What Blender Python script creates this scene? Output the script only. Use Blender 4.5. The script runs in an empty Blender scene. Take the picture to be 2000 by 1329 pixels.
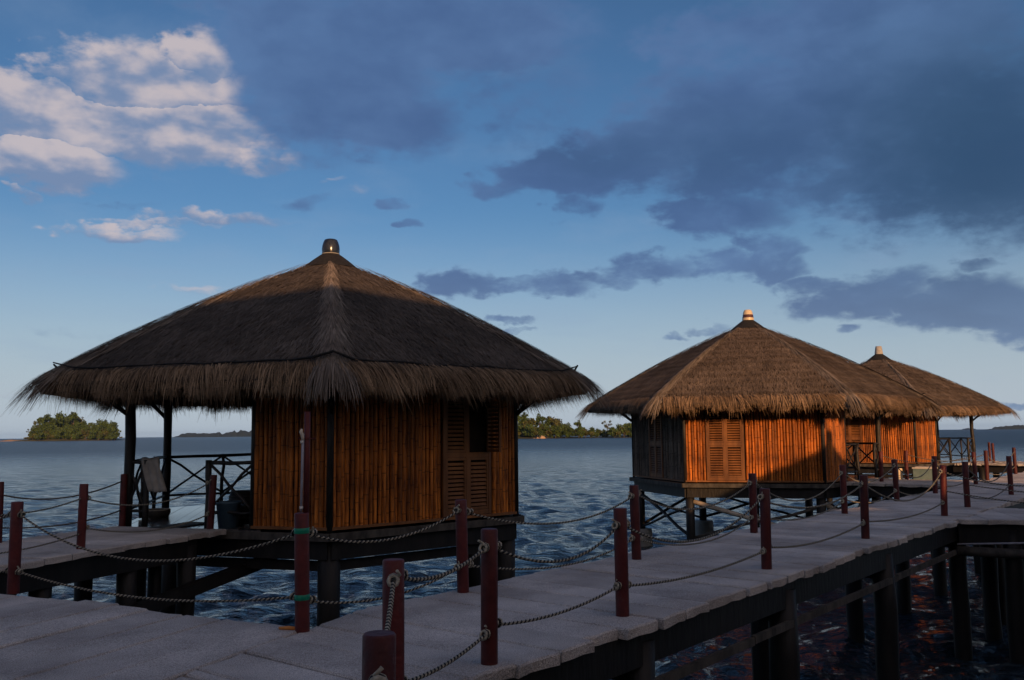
import bpy, math, random
import numpy as np
from mathutils import Vector, Matrix

rng = np.random.default_rng(7)
random.seed(7)
R = math.radians
scene = bpy.context.scene
COL = scene.collection

# ------------------------------------------------------------------ camera
cam_d = bpy.data.cameras.new('camera')
cam = bpy.data.objects.new('camera', cam_d)
COL.objects.link(cam)
cam_d.sensor_width = 36.0
cam_d.lens = 31.5
cam_d.clip_start = 0.05
cam_d.clip_end = 60000
CAM_R, CAM_F, CAM_U = (0.99995, -0.009615, 0.0), (0.000997, 0.103703, 0.994608), (-0.009563, -0.994562, 0.103708)
cx_ = Vector((CAM_R[0], CAM_F[0], CAM_U[0])).normalized()
cz_ = -Vector((CAM_R[2], CAM_F[2], CAM_U[2])).normalized()
cy_ = cz_.cross(cx_).normalized()
m = Matrix((cx_, cy_, cz_)).transposed().to_4x4()
m.translation = (0, 0, 1.6)
cam.matrix_world = m
scene.camera = cam

# ------------------------------------------------------------------ light
SUN_AZ = R(-73.0)      # direction towards the sun, counter-clockwise from +X
SUN_EL = R(12.5)
to_sun = Vector((math.cos(SUN_AZ) * math.cos(SUN_EL), math.sin(SUN_AZ) * math.cos(SUN_EL), math.sin(SUN_EL)))
sun_d = bpy.data.lights.new('sun', 'SUN')
sun_d.energy = 5.0
sun_d.angle = R(0.53)
sun_d.color = (1.0, 0.53, 0.235)
sun = bpy.data.objects.new('sun', sun_d)
COL.objects.link(sun)
sun.rotation_euler = to_sun.to_track_quat('Z', 'Y').to_euler()
sun.location = (30, -90, 40)

scene.view_settings.view_transform = 'Standard'
scene.view_settings.look = 'None'
scene.view_settings.gamma = 1.0
scene.view_settings.use_curve_mapping = False
scene.view_settings.exposure = -0.12

HUT4 = (15.7, 9.2)     # hut off to the right whose shadow crosses the middle hut
BLOCK_TOP = 12.1        # ridge of the unseen block added to shade the foreground

# ------------------------------------------------------------------ sky
SKY_STRENGTH = 0.085
# dark cloud banks: azimuth (deg, right positive), elevation, half width, half height, weight
DARK = [
    (-13.19, 22.21, 8.33, 4.99, 1.00), (-4.91, 24.97, 10.72, 2.62, 1.00), (-7.25, 19.51, 4.97, 2.46, 1.00),
    (0.09, 15.19, 3.01, 0.77, 0.80), (4.46, 16.21, 4.99, 1.42, 1.00), (10.11, 17.68, 6.18, 2.47, 1.00),
    (16.54, 18.69, 9.85, 5.06, 1.00), (25.36, 17.89, 8.80, 6.76, 1.00), (29.18, 14.49, 6.14, 4.46, 1.00),
    (14.22, 23.93, 6.39, 2.01, 0.90), (23.38, 22.99, 8.59, 3.29, 1.00), (1.84, 20.79, 5.06, 3.36, 0.42),
    (5.74, 14.11, 1.82, 1.21, 0.75), (13.84, 13.70, 3.77, 1.56, 0.95), (16.23, 11.04, 1.69, 1.56, 0.90),
    (-3.11, 9.45, 3.46, 0.78, 0.85), (0.03, 9.37, 2.98, 0.52, 0.70), (3.01, 9.33, 2.81, 0.85, 0.80),
    (6.31, 9.74, 2.94, 0.58, 0.70), (9.25, 10.13, 3.71, 0.84, 0.85), (13.72, 10.41, 2.97, 1.01, 0.90),
    (19.15, 8.68, 2.66, 0.68, 0.75), (16.79, 9.76, 1.67, 1.00, 0.90), (22.02, 7.89, 3.69, 1.15, 0.95),
    (26.91, 6.95, 4.20, 1.60, 1.00), (29.67, 5.89, 2.74, 1.31, 1.00), (0.01, 6.75, 1.65, 0.36, 0.70),
    (0.82, 6.09, 1.38, 0.23, 0.55), (9.96, 6.56, 1.09, 0.29, 0.70), (12.35, 6.87, 1.89, 0.32, 0.55),
    (20.49, 5.89, 1.21, 0.43, 0.75), (-8.55, 14.15, 1.24, 0.48, 0.60), (-6.57, 13.02, 1.05, 0.32, 0.60),
    (-13.70, 14.43, 1.58, 0.56, 0.50), (29.05, 1.69, 1.12, 0.26, 0.70), (-16.88, 17.30, 2.47, 0.78, 0.60),
    (27.56, 9.09, 1.43, 0.52, 0.60), (-23.59, 13.74, 2.25, 0.29, 0.40), (-26.05, 6.02, 4.26, 0.35, 0.35),
    (-21.07, 6.20, 3.44, 0.24, 0.25)]
LIT = [
    (-23.24, 20.26, 4.72, 1.75, 1.25), (-28.39, 18.05, 3.53, 1.71, 1.25), (-21.72, 18.05, 4.95, 1.80, 1.30),
    (-27.63, 15.62, 3.96, 1.24, 1.30), (-17.81, 17.44, 2.90, 1.14, 0.75), (-20.95, 21.88, 1.72, 1.70, 1.10),
    (-29.25, 13.87, 1.07, 0.39, 0.85), (-23.95, 12.02, 3.34, 0.41, 0.80), (-18.61, 13.07, 3.90, 0.52, 0.85),
    (-21.26, 12.58, 3.48, 0.30, 0.70), (-27.69, 20.23, 1.92, 0.60, 0.90), (-19.70, 9.01, 2.35, 0.28, 0.40),
    (-29.19, 21.20, 0.47, 0.21, 0.60), (-11.15, 15.17, 1.45, 0.44, 0.50), (-12.77, 15.97, 1.53, 0.28, 0.50),
    (-28.25, 2.18, 3.30, 0.37, 0.35), (-15.64, 17.24, 2.18, 0.67, 0.50)]
GLOOM = [
    (29.23, 15.32, 10.74, 9.10, 1.00), (27.44, 6.91, 6.75, 2.61, 0.50), (16.51, 17.79, 9.23, 3.30, 0.45),
    (8.47, 17.46, 6.55, 1.55, 0.35)]

def build_world():
    w = bpy.data.worlds.new('World')
    scene.world = w
    w.use_nodes = True
    nt = w.node_tree
    nt.nodes.clear()
    N, L = nt.nodes, nt.links

    def node(t, **kw):
        n = N.new(t)
        for k, v in kw.items():
            setattr(n, k, v)
        return n

    def put(sock, v):
        if isinstance(v, (int, float)):
            sock.default_value = v
        elif isinstance(v, (tuple, list)):
            sock.default_value = v if len(v) == len(sock.default_value) else (*v, 1.0)
        else:
            L.new(v, sock)

    def mth(op, a, b=None, c=None, clamp=False):
        n = node('ShaderNodeMath', operation=op, use_clamp=clamp)
        put(n.inputs[0], a)
        if b is not None: put(n.inputs[1], b)
        if c is not None: put(n.inputs[2], c)
        return n.outputs[0]

    def vec(op, a, b=None, c=None, out=0):
        n = node('ShaderNodeVectorMath', operation=op)
        put(n.inputs[0], a)
        if b is not None: put(n.inputs[1], b)
        if c is not None: put(n.inputs[2], c)
        return n.outputs[out]

    def smooth(x, lo, hi, a=0.0, b=1.0):
        n = node('ShaderNodeMapRange', interpolation_type='SMOOTHSTEP')
        put(n.inputs[0], x); put(n.inputs[1], lo); put(n.inputs[2], hi); put(n.inputs[3], a); put(n.inputs[4], b)
        return n.outputs[0]

    def noise(v, scale, detail, rough=0.55, dist=0.0):
        n = node('ShaderNodeTexNoise')
        n.inputs['Scale'].default_value = scale
        n.inputs['Detail'].default_value = detail
        n.inputs['Roughness'].default_value = rough
        n.inputs['Distortion'].default_value = dist
        L.new(v, n.inputs['Vector'])
        return n

    def mix(f, a, b):
        n = node('ShaderNodeMix', data_type='RGBA')
        put(n.inputs[0], f); put(n.inputs[6], a); put(n.inputs[7], b)
        return n.outputs[2]

    tc = node('ShaderNodeTexCoord')
    d = vec('NORMALIZE', tc.outputs['Generated'])
    sep = node('ShaderNodeSeparateXYZ'); L.new(d, sep.inputs[0])
    x, y, z = sep.outputs
    az = mth('MULTIPLY', mth('ARCTAN2', x, y), 57.29578)
    el = mth('MULTIPLY', mth('ARCSINE', z), 57.29578)
    comb = node('ShaderNodeCombineXYZ'); L.new(az, comb.inputs[0]); L.new(el, comb.inputs[1])
    dsun = vec('DOT_PRODUCT', d, tuple(to_sun), out=1)
    # cloud layer seen in perspective: direction projected on a flat sheet overhead
    inv = mth('DIVIDE', 1.0, mth('ADD', mth('MAXIMUM', z, 0.0), 0.16))
    sheet = vec('SCALE', d)
    sheet.node.inputs['Scale'].default_value = 1.0
    L.new(inv, sheet.node.inputs['Scale'])
    sheet = vec('MULTIPLY', sheet, (1.0, 1.0, 0.0))
    dz = vec('MULTIPLY', d, (1.0, 1.0, 1.9))
    n_big = noise(dz, 4.6, 4.0, 0.5)
    n_sheet = noise(sheet, 2.3, 8.0, 0.56, 0.25)
    n_mid = noise(dz, 15.0, 7.0, 0.56, 0.3)
    n_fine = noise(dz, 40.0, 5.0, 0.55)
    warp = vec('MULTIPLY', vec('SUBTRACT', n_big.outputs['Color'], (0.5, 0.5, 0.5)), (7.0, 3.6, 0.0))
    warp2 = vec('MULTIPLY', vec('SUBTRACT', n_mid.outputs['Color'], (0.5, 0.5, 0.5)), (4.5, 2.2, 0.0))
    warp3 = vec('MULTIPLY', vec('SUBTRACT', n_fine.outputs['Color'], (0.5, 0.5, 0.5)), (2.2, 1.0, 0.0))
    p = vec('ADD', vec('ADD', vec('ADD', comb.outputs[0], warp), warp2), warp3)

    def cen(n): return mth('SUBTRACT', n.outputs['Fac'], 0.5)

    def banks(lst, hi, lo, height=False):
        best = up = None
        for (a, e, ra, re, wt) in lst:
            q = vec('MULTIPLY', vec('SUBTRACT', p, (a, e, 0.0)), (1.0 / ra, 1.0 / re, 0.0))
            ln = vec('LENGTH', q, out=1)
            mk = mth('MULTIPLY', smooth(ln, hi, lo), wt)
            if height:      # remember how high in its own puff a direction lies
                qs = node('ShaderNodeSeparateXYZ'); L.new(q, qs.inputs[0])
                if up is None: up = qs.outputs[1]
                else:
                    g = mth('GREATER_THAN', mk, best)
                    up = mth('ADD', mth('MULTIPLY', up, mth('SUBTRACT', 1.0, g)), mth('MULTIPLY', qs.outputs[1], g))
            best = mk if best is None else mth('MAXIMUM', best, mk)
        return (best, up) if height else best

    dark = banks(DARK, 1.5, 0.45)
    lit, puff = banks(LIT, 1.7, 0.4, True)
    gloom = banks(GLOOM, 1.6, 0.1)
    # beyond the view the same broken cloud goes on
    front = mth('MULTIPLY', smooth(mth('ABSOLUTE', az), 31.0, 42.0, 1.0, 0.0), smooth(el, 27.0, 34.0, 1.0, 0.0))
    rest = mth('MULTIPLY', smooth(n_sheet.outputs['Fac'], 0.40, 0.60, 0.0, 0.95), smooth(el, 1.0, 9.0))
    dark = mth('MAXIMUM', dark, mth('MULTIPLY', rest, mth('SUBTRACT', 1.0, front)))
    det = mth('ADD', mth('MULTIPLY', cen(n_mid), 0.9), mth('MULTIPLY', cen(n_fine), 0.8))
    dets = mth('ADD', mth('MULTIPLY', cen(n_sheet), 1.0), mth('MULTIPLY', cen(n_mid), 0.7))
    dens_d = mth('ADD', mth('MULTIPLY_ADD', dets, 0.95, dark), mth('MULTIPLY', cen(n_fine), 0.95))
    cov_d = mth('MULTIPLY', smooth(dens_d, 0.14, 0.92), smooth(dark, 0.03, 0.45))
    dens_l = mth('MULTIPLY_ADD', det, 1.35, lit)
    cov_l = mth('MULTIPLY', smooth(dens_l, 0.20, 1.0), smooth(lit, 0.03, 0.3))
    wisp = mth('MULTIPLY', smooth(n_sheet.outputs['Fac'], 0.47, 0.72), 0.20)

    sky = node('ShaderNodeTexSky', sky_type='NISHITA')
    sky.sun_disc = False
    sky.sun_elevation = SUN_EL
    sky.sun_rotation = math.pi / 2 - SUN_AZ
    sky.altitude = 0
    sky.air_density = 1.0
    sky.dust_density = 1.0
    sky.ozone_density = 3.0
    base = sky.outputs[0]
    tint = node('ShaderNodeMix', data_type='RGBA', blend_type='MULTIPLY')
    tint.inputs[0].default_value = 1.0
    L.new(base, tint.inputs[6]); tint.inputs[7].default_value = SKY_TINT
    base = tint.outputs[2]
    k = 10.0
    def C(r, g, b): return (r * k, g * k, b * k, 1.0)
    # pale haze along the sea horizon, away from the sun
    away = smooth(dsun, 0.55, -0.25)
    base = mix(mth('MULTIPLY', smooth(el, 15.0, -1.0, 0.0, 0.95), away), base, C(*HORIZON))
    # thin pale wisps
    col = mix(mth('MULTIPLY', wisp, smooth(el, 0.5, 7.0)), base, C(*VEIL))
    # cloud banks
    body = smooth(mth('ADD', cen(n_big), mth('MULTIPLY', dets, 0.55)), -0.22, 0.24)
    dcol = mix(body, C(*DARK_THIN), C(*DARK_MID))
    dcol = mix(mth('MULTIPLY', gloom, 0.8), dcol, C(*DARK_THICK))
    dcol = mix(smooth(el, 14.0, 2.0, 0.0, 0.55), dcol, C(*LOW_CLOUD))       # low banks are far off and pale
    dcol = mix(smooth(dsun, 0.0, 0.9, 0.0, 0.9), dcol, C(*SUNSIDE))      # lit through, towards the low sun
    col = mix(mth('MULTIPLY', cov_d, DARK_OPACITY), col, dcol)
    # sun-lit cumulus
    n_l = noise(dz, 15.0, 3.0, 0.5, 0.3)
    n_off = noise(vec('ADD', dz, (0.018, -0.006, 0.050)), 15.0, 3.0, 0.5, 0.3)
    rel = mth('SUBTRACT', n_l.outputs['Fac'], n_off.outputs['Fac'])
    shade = smooth(mth('ADD', mth('MULTIPLY', puff, 0.28), mth('ADD', mth('MULTIPLY', rel, 1.5), mth('MULTIPLY', cen(n_fine), 0.8))), -0.34, 0.42)
    lcol = mix(shade, C(*LIT_SHADE), C(*LIT_BRIGHT))
    col = mix(mth('MULTIPLY', cov_l, 0.88), col, lcol)
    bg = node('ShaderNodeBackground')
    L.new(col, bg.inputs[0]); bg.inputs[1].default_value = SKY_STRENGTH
    out = node('ShaderNodeOutputWorld')
    L.new(bg.outputs[0], out.inputs[0])
    w.cycles.sampling_method = 'MANUAL'
    w.cycles.sample_map_resolution = 512

SKY_TINT = (0.78, 1.0, 1.18, 1.0)
VEIL = (0.34, 0.47, 0.68)
HORIZON = (0.60, 0.69, 0.79)
DARK_THIN = (0.135, 0.25, 0.49)
DARK_MID = (0.085, 0.163, 0.36)
DARK_THICK = (0.028, 0.075, 0.155)
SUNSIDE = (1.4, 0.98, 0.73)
LOW_CLOUD = (0.27, 0.37, 0.54)
DARK_OPACITY = 0.93
LIT_SHADE = (0.24, 0.33, 0.53)
LIT_BRIGHT = (0.74, 0.65, 0.67)
build_world()

# ------------------------------------------------------------------ helpers
def link(o, parent=None):
    COL.objects.link(o)
    if parent is not None:
        o.parent = parent
    return o

def tag(o, label=None, cat=None, group=None, kind=None):
    if label: o['label'] = label
    if cat: o['category'] = cat
    if group: o['group'] = group
    if kind: o['kind'] = kind
    return o

def empty(name, loc=(0, 0, 0), rz=0.0, parent=None):
    o = bpy.data.objects.new(name, None)
    o.location = loc
    o.rotation_euler = (0, 0, rz)
    return link(o, parent)

def mesh_np(name, V, F, mats, fm=None, smooth=False):
    """V (n,3) array, F (m,4) quads array (or list of tuples)."""
    me = bpy.data.meshes.new(name)
    if isinstance(F, np.ndarray):
        n, mm, k = len(V), len(F), F.shape[1]
        me.vertices.add(n)
        me.vertices.foreach_set('co', np.asarray(V, dtype=np.float32).ravel())
        me.loops.add(mm * k)
        me.loops.foreach_set('vertex_index', F.astype(np.int32).ravel())
        me.polygons.add(mm)
        me.polygons.foreach_set('loop_start', np.arange(0, mm * k, k, dtype=np.int32))
        if smooth:
            me.polygons.foreach_set('use_smooth', np.ones(mm, dtype=bool))
        me.update(calc_edges=True)
    else:
        me.from_pydata([tuple(v) for v in V], [], F)
        if smooth:
            for p in me.polygons: p.use_smooth = True
    for m_ in (mats if isinstance(mats, (list, tuple)) else [mats]):
        me.materials.append(m_)
    if fm is not None:
        me.polygons.foreach_set('material_index', np.asarray(fm, dtype=np.int32))
    return me

class MB:
    def __init__(s):
        s.v, s.f, s.m, s.sm = [], [], [], []
    def add(s, V, F, mi=0, smooth=False):
        b = len(s.v)
        s.v += [tuple(map(float, p)) for p in V]
        for q in F:
            s.f.append(tuple(b + i for i in q)); s.m.append(mi); s.sm.append(smooth)
    def box(s, c, size, rz=0.0, mi=0, M=None):
        hx, hy, hz = size[0] / 2, size[1] / 2, size[2] / 2
        P = [Vector((x, y, z)) for x in (-hx, hx) for y in (-hy, hy) for z in (-hz, hz)]
        Q = Matrix.Rotation(rz, 3, 'Z') if M is None else M
        P = [Q @ p + Vector(c) for p in P]
        s.add(P, [(0, 1, 3, 2), (4, 6, 7, 5), (0, 4, 5, 1), (2, 3, 7, 6), (0, 2, 6, 4), (1, 5, 7, 3)], mi)
    def bar(s, a, b, w, h, mi=0):
        """square-section bar from a to b"""
        a, b = Vector(a), Vector(b)
        d = (b - a); ln = d.length
        z = d.normalized()
        up = Vector((0, 0, 1)) if abs(z.z) < 0.95 else Vector((1, 0, 0))
        x = up.cross(z).normalized(); y = z.cross(x)
        s.box((a + b) / 2, (w, h, ln), M=Matrix((x, y, z)).transposed(), mi=mi)
    def tube(s, pts, r, n=8, mi=0, caps=True, smooth=True):
        pts = [Vector(p) for p in pts]
        rs = r if isinstance(r, (list, tuple)) else [r] * len(pts)
        V, F = [], []
        prev = None
        for i, p in enumerate(pts):
            t = (pts[min(i + 1, len(pts) - 1)] - pts[max(i - 1, 0)]).normalized()
            ref = Vector((0, 0, 1)) if abs(t.z) < 0.9 else Vector((1, 0, 0))
            x = ref.cross(t).normalized(); y = t.cross(x)
            for k in range(n):
                a = 2 * math.pi * k / n
                V.append(p + (x * math.cos(a) + y * math.sin(a)) * rs[i])
        for i in range(len(pts) - 1):
            for k in range(n):
                F.append((i * n + k, i * n + (k + 1) % n, (i + 1) * n + (k + 1) % n, (i + 1) * n + k))
        s.add(V, F, mi, smooth)
        if caps:
            b = len(s.v) - len(V)
            s.f.append(tuple(b + k for k in reversed(range(n)))); s.m.append(mi); s.sm.append(False)
            e = b + (len(pts) - 1) * n
            s.f.append(tuple(e + k for k in range(n))); s.m.append(mi); s.sm.append(False)
    def lathe(s, prof, n=20, c=(0, 0, 0), mi=0):
        V, F = [], []
        for (r, z) in prof:
            for k in range(n):
                a = 2 * math.pi * k / n
                V.append((c[0] + r * math.cos(a), c[1] + r * math.sin(a), c[2] + z))
        for i in range(len(prof) - 1):
            for k in range(n):
                F.append((i * n + k, i * n + (k + 1) % n, (i + 1) * n + (k + 1) % n, (i + 1) * n + k))
        s.add(V, F, mi, True)
    def mesh(s, name, mats):
        me = bpy.data.meshes.new(name)
        me.from_pydata(s.v, [], s.f)
        for m_ in (mats if isinstance(mats, (list, tuple)) else [mats]): me.materials.append(m_)
        me.polygons.foreach_set('material_index', s.m)
        me.polygons.foreach_set('use_smooth', s.sm)
        me.update()
        return me
    def build(s, name, mats, parent=None):
        return link(bpy.data.objects.new(name, s.mesh(name, mats)), parent)

# ------------------------------------------------------------------ materials
def mat(name, c1, c2, rough=0.7, scale=4.0, detail=5.0, stretch=(1, 1, 1), bump=0.0, bscale=None, spec=0.35,
        rnd=None, rvar=0.3, lo=0.35, hi=0.65, speck=None, coat=0.0, bdist=0.02, nodes=False, scuff=None):
    mt = bpy.data.materials.new(name)
    mt.use_nodes = True
    nt = mt.node_tree
    N, L = nt.nodes, nt.links
    bs = N['Principled BSDF']
    bs.inputs['Roughness'].default_value = rough
    bs.inputs['Specular IOR Level'].default_value = spec
    if coat: bs.inputs['Coat Weight'].default_value = coat; bs.inputs['Coat Roughness'].default_value = 0.25
    tc = N.new('ShaderNodeTexCoord')
    mp = N.new('ShaderNodeMapping'); mp.inputs['Scale'].default_value = stretch
    L.new(tc.outputs['Object'], mp.inputs[0])
    nz = N.new('ShaderNodeTexNoise'); nz.inputs['Scale'].default_value = scale; nz.inputs['Detail'].default_value = detail
    nz.inputs['Roughness'].default_value = 0.6
    L.new(mp.outputs[0], nz.inputs['Vector'])
    mr = N.new('ShaderNodeMapRange'); mr.inputs[1].default_value = lo; mr.inputs[2].default_value = hi
    L.new(nz.outputs['Fac'], mr.inputs[0])
    mx = N.new('ShaderNodeMix'); mx.data_type = 'RGBA'
    mx.inputs[6].default_value = (*c1, 1); mx.inputs[7].default_value = (*c2, 1)
    L.new(mr.outputs[0], mx.inputs[0])
    col = mx.outputs[2]
    if speck:
        v = N.new('ShaderNodeTexNoise'); v.inputs['Scale'].default_value = speck[0]; v.inputs['Detail'].default_value = 2
        L.new(tc.outputs['Object'], v.inputs['Vector'])
        sr = N.new('ShaderNodeMapRange'); sr.inputs[1].default_value = 0.3; sr.inputs[2].default_value = 0.7
        sr.inputs[3].default_value = 1 - speck[1]; sr.inputs[4].default_value = 1 + speck[1]
        L.new(v.outputs['Fac'], sr.inputs[0])
        m2 = N.new('ShaderNodeVectorMath'); m2.operation = 'SCALE'
        L.new(col, m2.inputs[0]); L.new(sr.outputs[0], m2.inputs['Scale']); col = m2.outputs[0]
    if rnd:
        if rnd == 'island':
            g = N.new('ShaderNodeNewGeometry'); o = g.outputs['Random Per Island']
        else:
            g = N.new('ShaderNodeObjectInfo'); o = g.outputs['Random']
        r2 = N.new('ShaderNodeMapRange'); r2.inputs[3].default_value = 1 - rvar; r2.inputs[4].default_value = 1 + rvar
        L.new(o, r2.inputs[0])
        m3 = N.new('ShaderNodeVectorMath'); m3.operation = 'SCALE'
        L.new(col, m3.inputs[0]); L.new(r2.outputs[0], m3.inputs['Scale']); col = m3.outputs[0]
    if nodes:      # bamboo joints: a thin dark ring every 0.4 m, at a different height on each cane
        sx = N.new('ShaderNodeSeparateXYZ'); L.new(tc.outputs['Object'], sx.inputs[0])
        oi = N.new('ShaderNodeObjectInfo')
        a1 = N.new('ShaderNodeMath'); a1.operation = 'MULTIPLY_ADD'; L.new(sx.outputs[2], a1.inputs[0]); a1.inputs[1].default_value = 2.4; L.new(oi.outputs['Random'], a1.inputs[2])
        a2 = N.new('ShaderNodeMath'); a2.operation = 'FRACT'; L.new(a1.outputs[0], a2.inputs[0])
        a3 = N.new('ShaderNodeMapRange'); a3.inputs[1].default_value = 0.03; a3.inputs[2].default_value = 0.07; a3.inputs[3].default_value = 0.45; a3.inputs[4].default_value = 1.0
        L.new(a2.outputs[0], a3.inputs[0])
        m4 = N.new('ShaderNodeVectorMath'); m4.operation = 'SCALE'; L.new(col, m4.inputs[0]); L.new(a3.outputs[0], m4.inputs['Scale']); col = m4.outputs[0]
    if scuff:      # worn, chalky patches
        geo = N.new('ShaderNodeNewGeometry')
        ns = N.new('ShaderNodeTexNoise'); ns.inputs['Scale'].default_value = scuff[0]; ns.inputs['Detail'].default_value = 7; ns.inputs['Roughness'].default_value = 0.7
        L.new(geo.outputs['Position'], ns.inputs['Vector'])
        rs = N.new('ShaderNodeMapRange'); rs.inputs[1].default_value = scuff[2]; rs.inputs[2].default_value = scuff[2] + 0.12; rs.inputs[4].default_value = scuff[3]
        L.new(ns.outputs['Fac'], rs.inputs[0])
        mx3 = N.new('ShaderNodeMix'); mx3.data_type = 'RGBA'; L.new(rs.outputs[0], mx3.inputs[0]); L.new(col, mx3.inputs[6]); mx3.inputs[7].default_value = (*scuff[1], 1)
        col = mx3.outputs[2]
    L.new(col, bs.inputs['Base Color'])
    if bump:
        b = N.new('ShaderNodeBump'); b.inputs['Strength'].default_value = bump; b.inputs['Distance'].default_value = bdist
        nb = N.new('ShaderNodeTexNoise'); nb.inputs['Scale'].default_value = bscale or scale * 3; nb.inputs['Detail'].default_value = 4
        L.new(mp.outputs[0], nb.inputs['Vector'])
        L.new(nb.outputs['Fac'], b.inputs['Height'])
        L.new(b.outputs[0], bs.inputs['Normal'])
    return mt

CONCRETE = mat('weathered_concrete', (0.32, 0.29, 0.265), (0.55, 0.505, 0.465), 0.9, 0.9, 11, bump=0.9, bscale=55, rnd='object', rvar=0.13, speck=(120, 0.5), spec=0.2, lo=0.36, hi=0.66, scuff=(1.6, (0.20, 0.185, 0.175), 0.57, 0.4))
CONC_PALE = mat('pale_concrete', (0.24, 0.23, 0.20), (0.36, 0.34, 0.30), 0.85, 2.5, 6, bump=0.4, rnd='object', rvar=0.1)
DARKWOOD = mat('tarred_timber', (0.0035, 0.0035, 0.004), (0.012, 0.011, 0.010), 0.6, 5, 6, (1, 1, 0.25), bump=0.5)
BLACKLOG = mat('dark_log', (0.008, 0.008, 0.009), (0.03, 0.026, 0.022), 0.55, 7, 5, (1, 1, 0.3), bump=0.6)
GREYWOOD = mat('grey_timber', (0.028, 0.026, 0.023), (0.085, 0.076, 0.064), 0.8, 6, 6, (1, 1, 0.4), bump=0.4)
PALEPOLE = mat('bleached_pole', (0.30, 0.25, 0.19), (0.5, 0.44, 0.36), 0.7, 5, 5, bump=0.3)
REDPAINT = mat('dark_red_paint', (0.052, 0.008, 0.008), (0.092, 0.014, 0.013), 0.55, 6, 6, bump=0.3, bscale=30, rnd='object', rvar=0.25, spec=0.3, scuff=(9.0, (0.12, 0.055, 0.05), 0.60, 0.5))
ROPEWHITE = mat('white_rope_strand', (0.22, 0.20, 0.15), (0.40, 0.365, 0.285), 0.9, 40, 3)
ROPEBLACK = mat('black_rope_strand', (0.006, 0.006, 0.007), (0.02, 0.02, 0.02), 0.85, 40, 3)
ROPEGREY = mat('grey_rope', (0.06, 0.055, 0.05), (0.14, 0.125, 0.11), 0.9, 30, 3)
BAMBOO = mat('bamboo', (0.10, 0.028, 0.006), (0.50, 0.155, 0.023), 0.5, 3.2, 6, (5, 5, 0.55), bump=0.25, bscale=14, rnd='object', rvar=0.5, spec=0.22, nodes=True)
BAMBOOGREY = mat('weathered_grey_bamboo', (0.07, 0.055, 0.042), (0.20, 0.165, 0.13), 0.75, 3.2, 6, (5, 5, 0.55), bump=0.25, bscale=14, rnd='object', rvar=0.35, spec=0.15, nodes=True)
WALLBACK = mat('dark_wall_lining', (0.012, 0.007, 0.004), (0.03, 0.016, 0.008), 0.9, 3)
SHUTTER = mat('brown_shutter_wood', (0.11, 0.042, 0.013), (0.22, 0.09, 0.028), 0.6, 4, 5, (1, 1, 0.3), bump=0.2, rnd='object', rvar=0.2)
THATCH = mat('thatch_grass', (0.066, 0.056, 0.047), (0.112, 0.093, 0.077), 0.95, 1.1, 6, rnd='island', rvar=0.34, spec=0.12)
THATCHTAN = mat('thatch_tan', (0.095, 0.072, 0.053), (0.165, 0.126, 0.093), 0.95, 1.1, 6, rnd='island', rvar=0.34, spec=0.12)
THATCHF = mat('thatch_fringe', (0.13, 0.088, 0.055), (0.27, 0.185, 0.115), 0.95, 1.4, 6, rnd='island', rvar=0.55, spec=0.12)
THATCHH = mat('thatch_hip', (0.12, 0.098, 0.079), (0.20, 0.166, 0.134), 0.95, 1.4, 6, rnd='island', rvar=0.45, spec=0.12)
THATCHB = mat('thatch_mass', (0.05, 0.037, 0.028), (0.10, 0.075, 0.055), 1.0, 3, 7, bump=0.7, bscale=20, spec=0.1)
NETROPE = mat('black_net_edge', (0.006, 0.006, 0.006), (0.018, 0.017, 0.016), 0.9, 20)
GLAZE = mat('dark_glazed_pot', (0.010, 0.014, 0.022), (0.026, 0.031, 0.042), 0.2, 6, 4, spec=0.5)
CREAM = mat('cream_glaze', (0.52, 0.42, 0.27), (0.62, 0.51, 0.33), 0.4, 6, 4, spec=0.5)
BROWNGLAZE = mat('brown_glaze', (0.05, 0.02, 0.012), (0.09, 0.035, 0.02), 0.15, 6, 4, spec=0.6)
GREYPOT = mat('grey_clay_pot', (0.26, 0.25, 0.23), (0.38, 0.37, 0.34), 0.8, 7, 4)
FLOORB = mat('wet_floor_boards', (0.05, 0.045, 0.045), (0.11, 0.10, 0.095), 0.16, 3, 5, (1, 6, 1), rnd='object', rvar=0.25, spec=0.6)
GREENTAPE = mat('green_tape', (0.0, 0.16, 0.09), (0.0, 0.22, 0.12), 0.45, 10)
STEELPIPE = mat('grey_pipe', (0.22, 0.22, 0.25), (0.32, 0.32, 0.36), 0.45, 10)
BRASS = mat('pale_tap', (0.5, 0.42, 0.3), (0.6, 0.52, 0.4), 0.4, 10)
ORANGE = mat('orange_peg', (0.5, 0.17, 0.03), (0.6, 0.23, 0.05), 0.6, 20)
CLOTH = mat('towel_cloth', (0.22, 0.20, 0.175), (0.32, 0.295, 0.26), 0.95, 5, 4, bump=0.4, bscale=60)
BLUEPLASTIC = mat('blue_plastic', (0.05, 0.09, 0.125), (0.065, 0.11, 0.15), 0.4, 4)
TEALBOX = mat('teal_grey_paint', (0.12, 0.19, 0.19), (0.17, 0.24, 0.235), 0.5, 4, 4)
WHITEPLASTIC = mat('white_plastic', (0.5, 0.47, 0.42), (0.62, 0.58, 0.52), 0.5, 4, 4)
SAND = mat('sand', (0.30, 0.19, 0.10), (0.42, 0.28, 0.16), 0.95, 0.05, 5)
SOIL = mat('island_soil', (0.05, 0.055, 0.02), (0.09, 0.085, 0.035), 0.95, 0.08, 5)
HILL = mat('far_hill_forest', (0.012, 0.022, 0.016), (0.022, 0.034, 0.024), 0.95, 0.03, 6, bump=0.5)
LEAF1 = mat('leaves_green', (0.035, 0.06, 0.014), (0.065, 0.10, 0.026), 0.8, 0.12, 4, rnd='island', rvar=0.5, spec=0.15)
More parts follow.
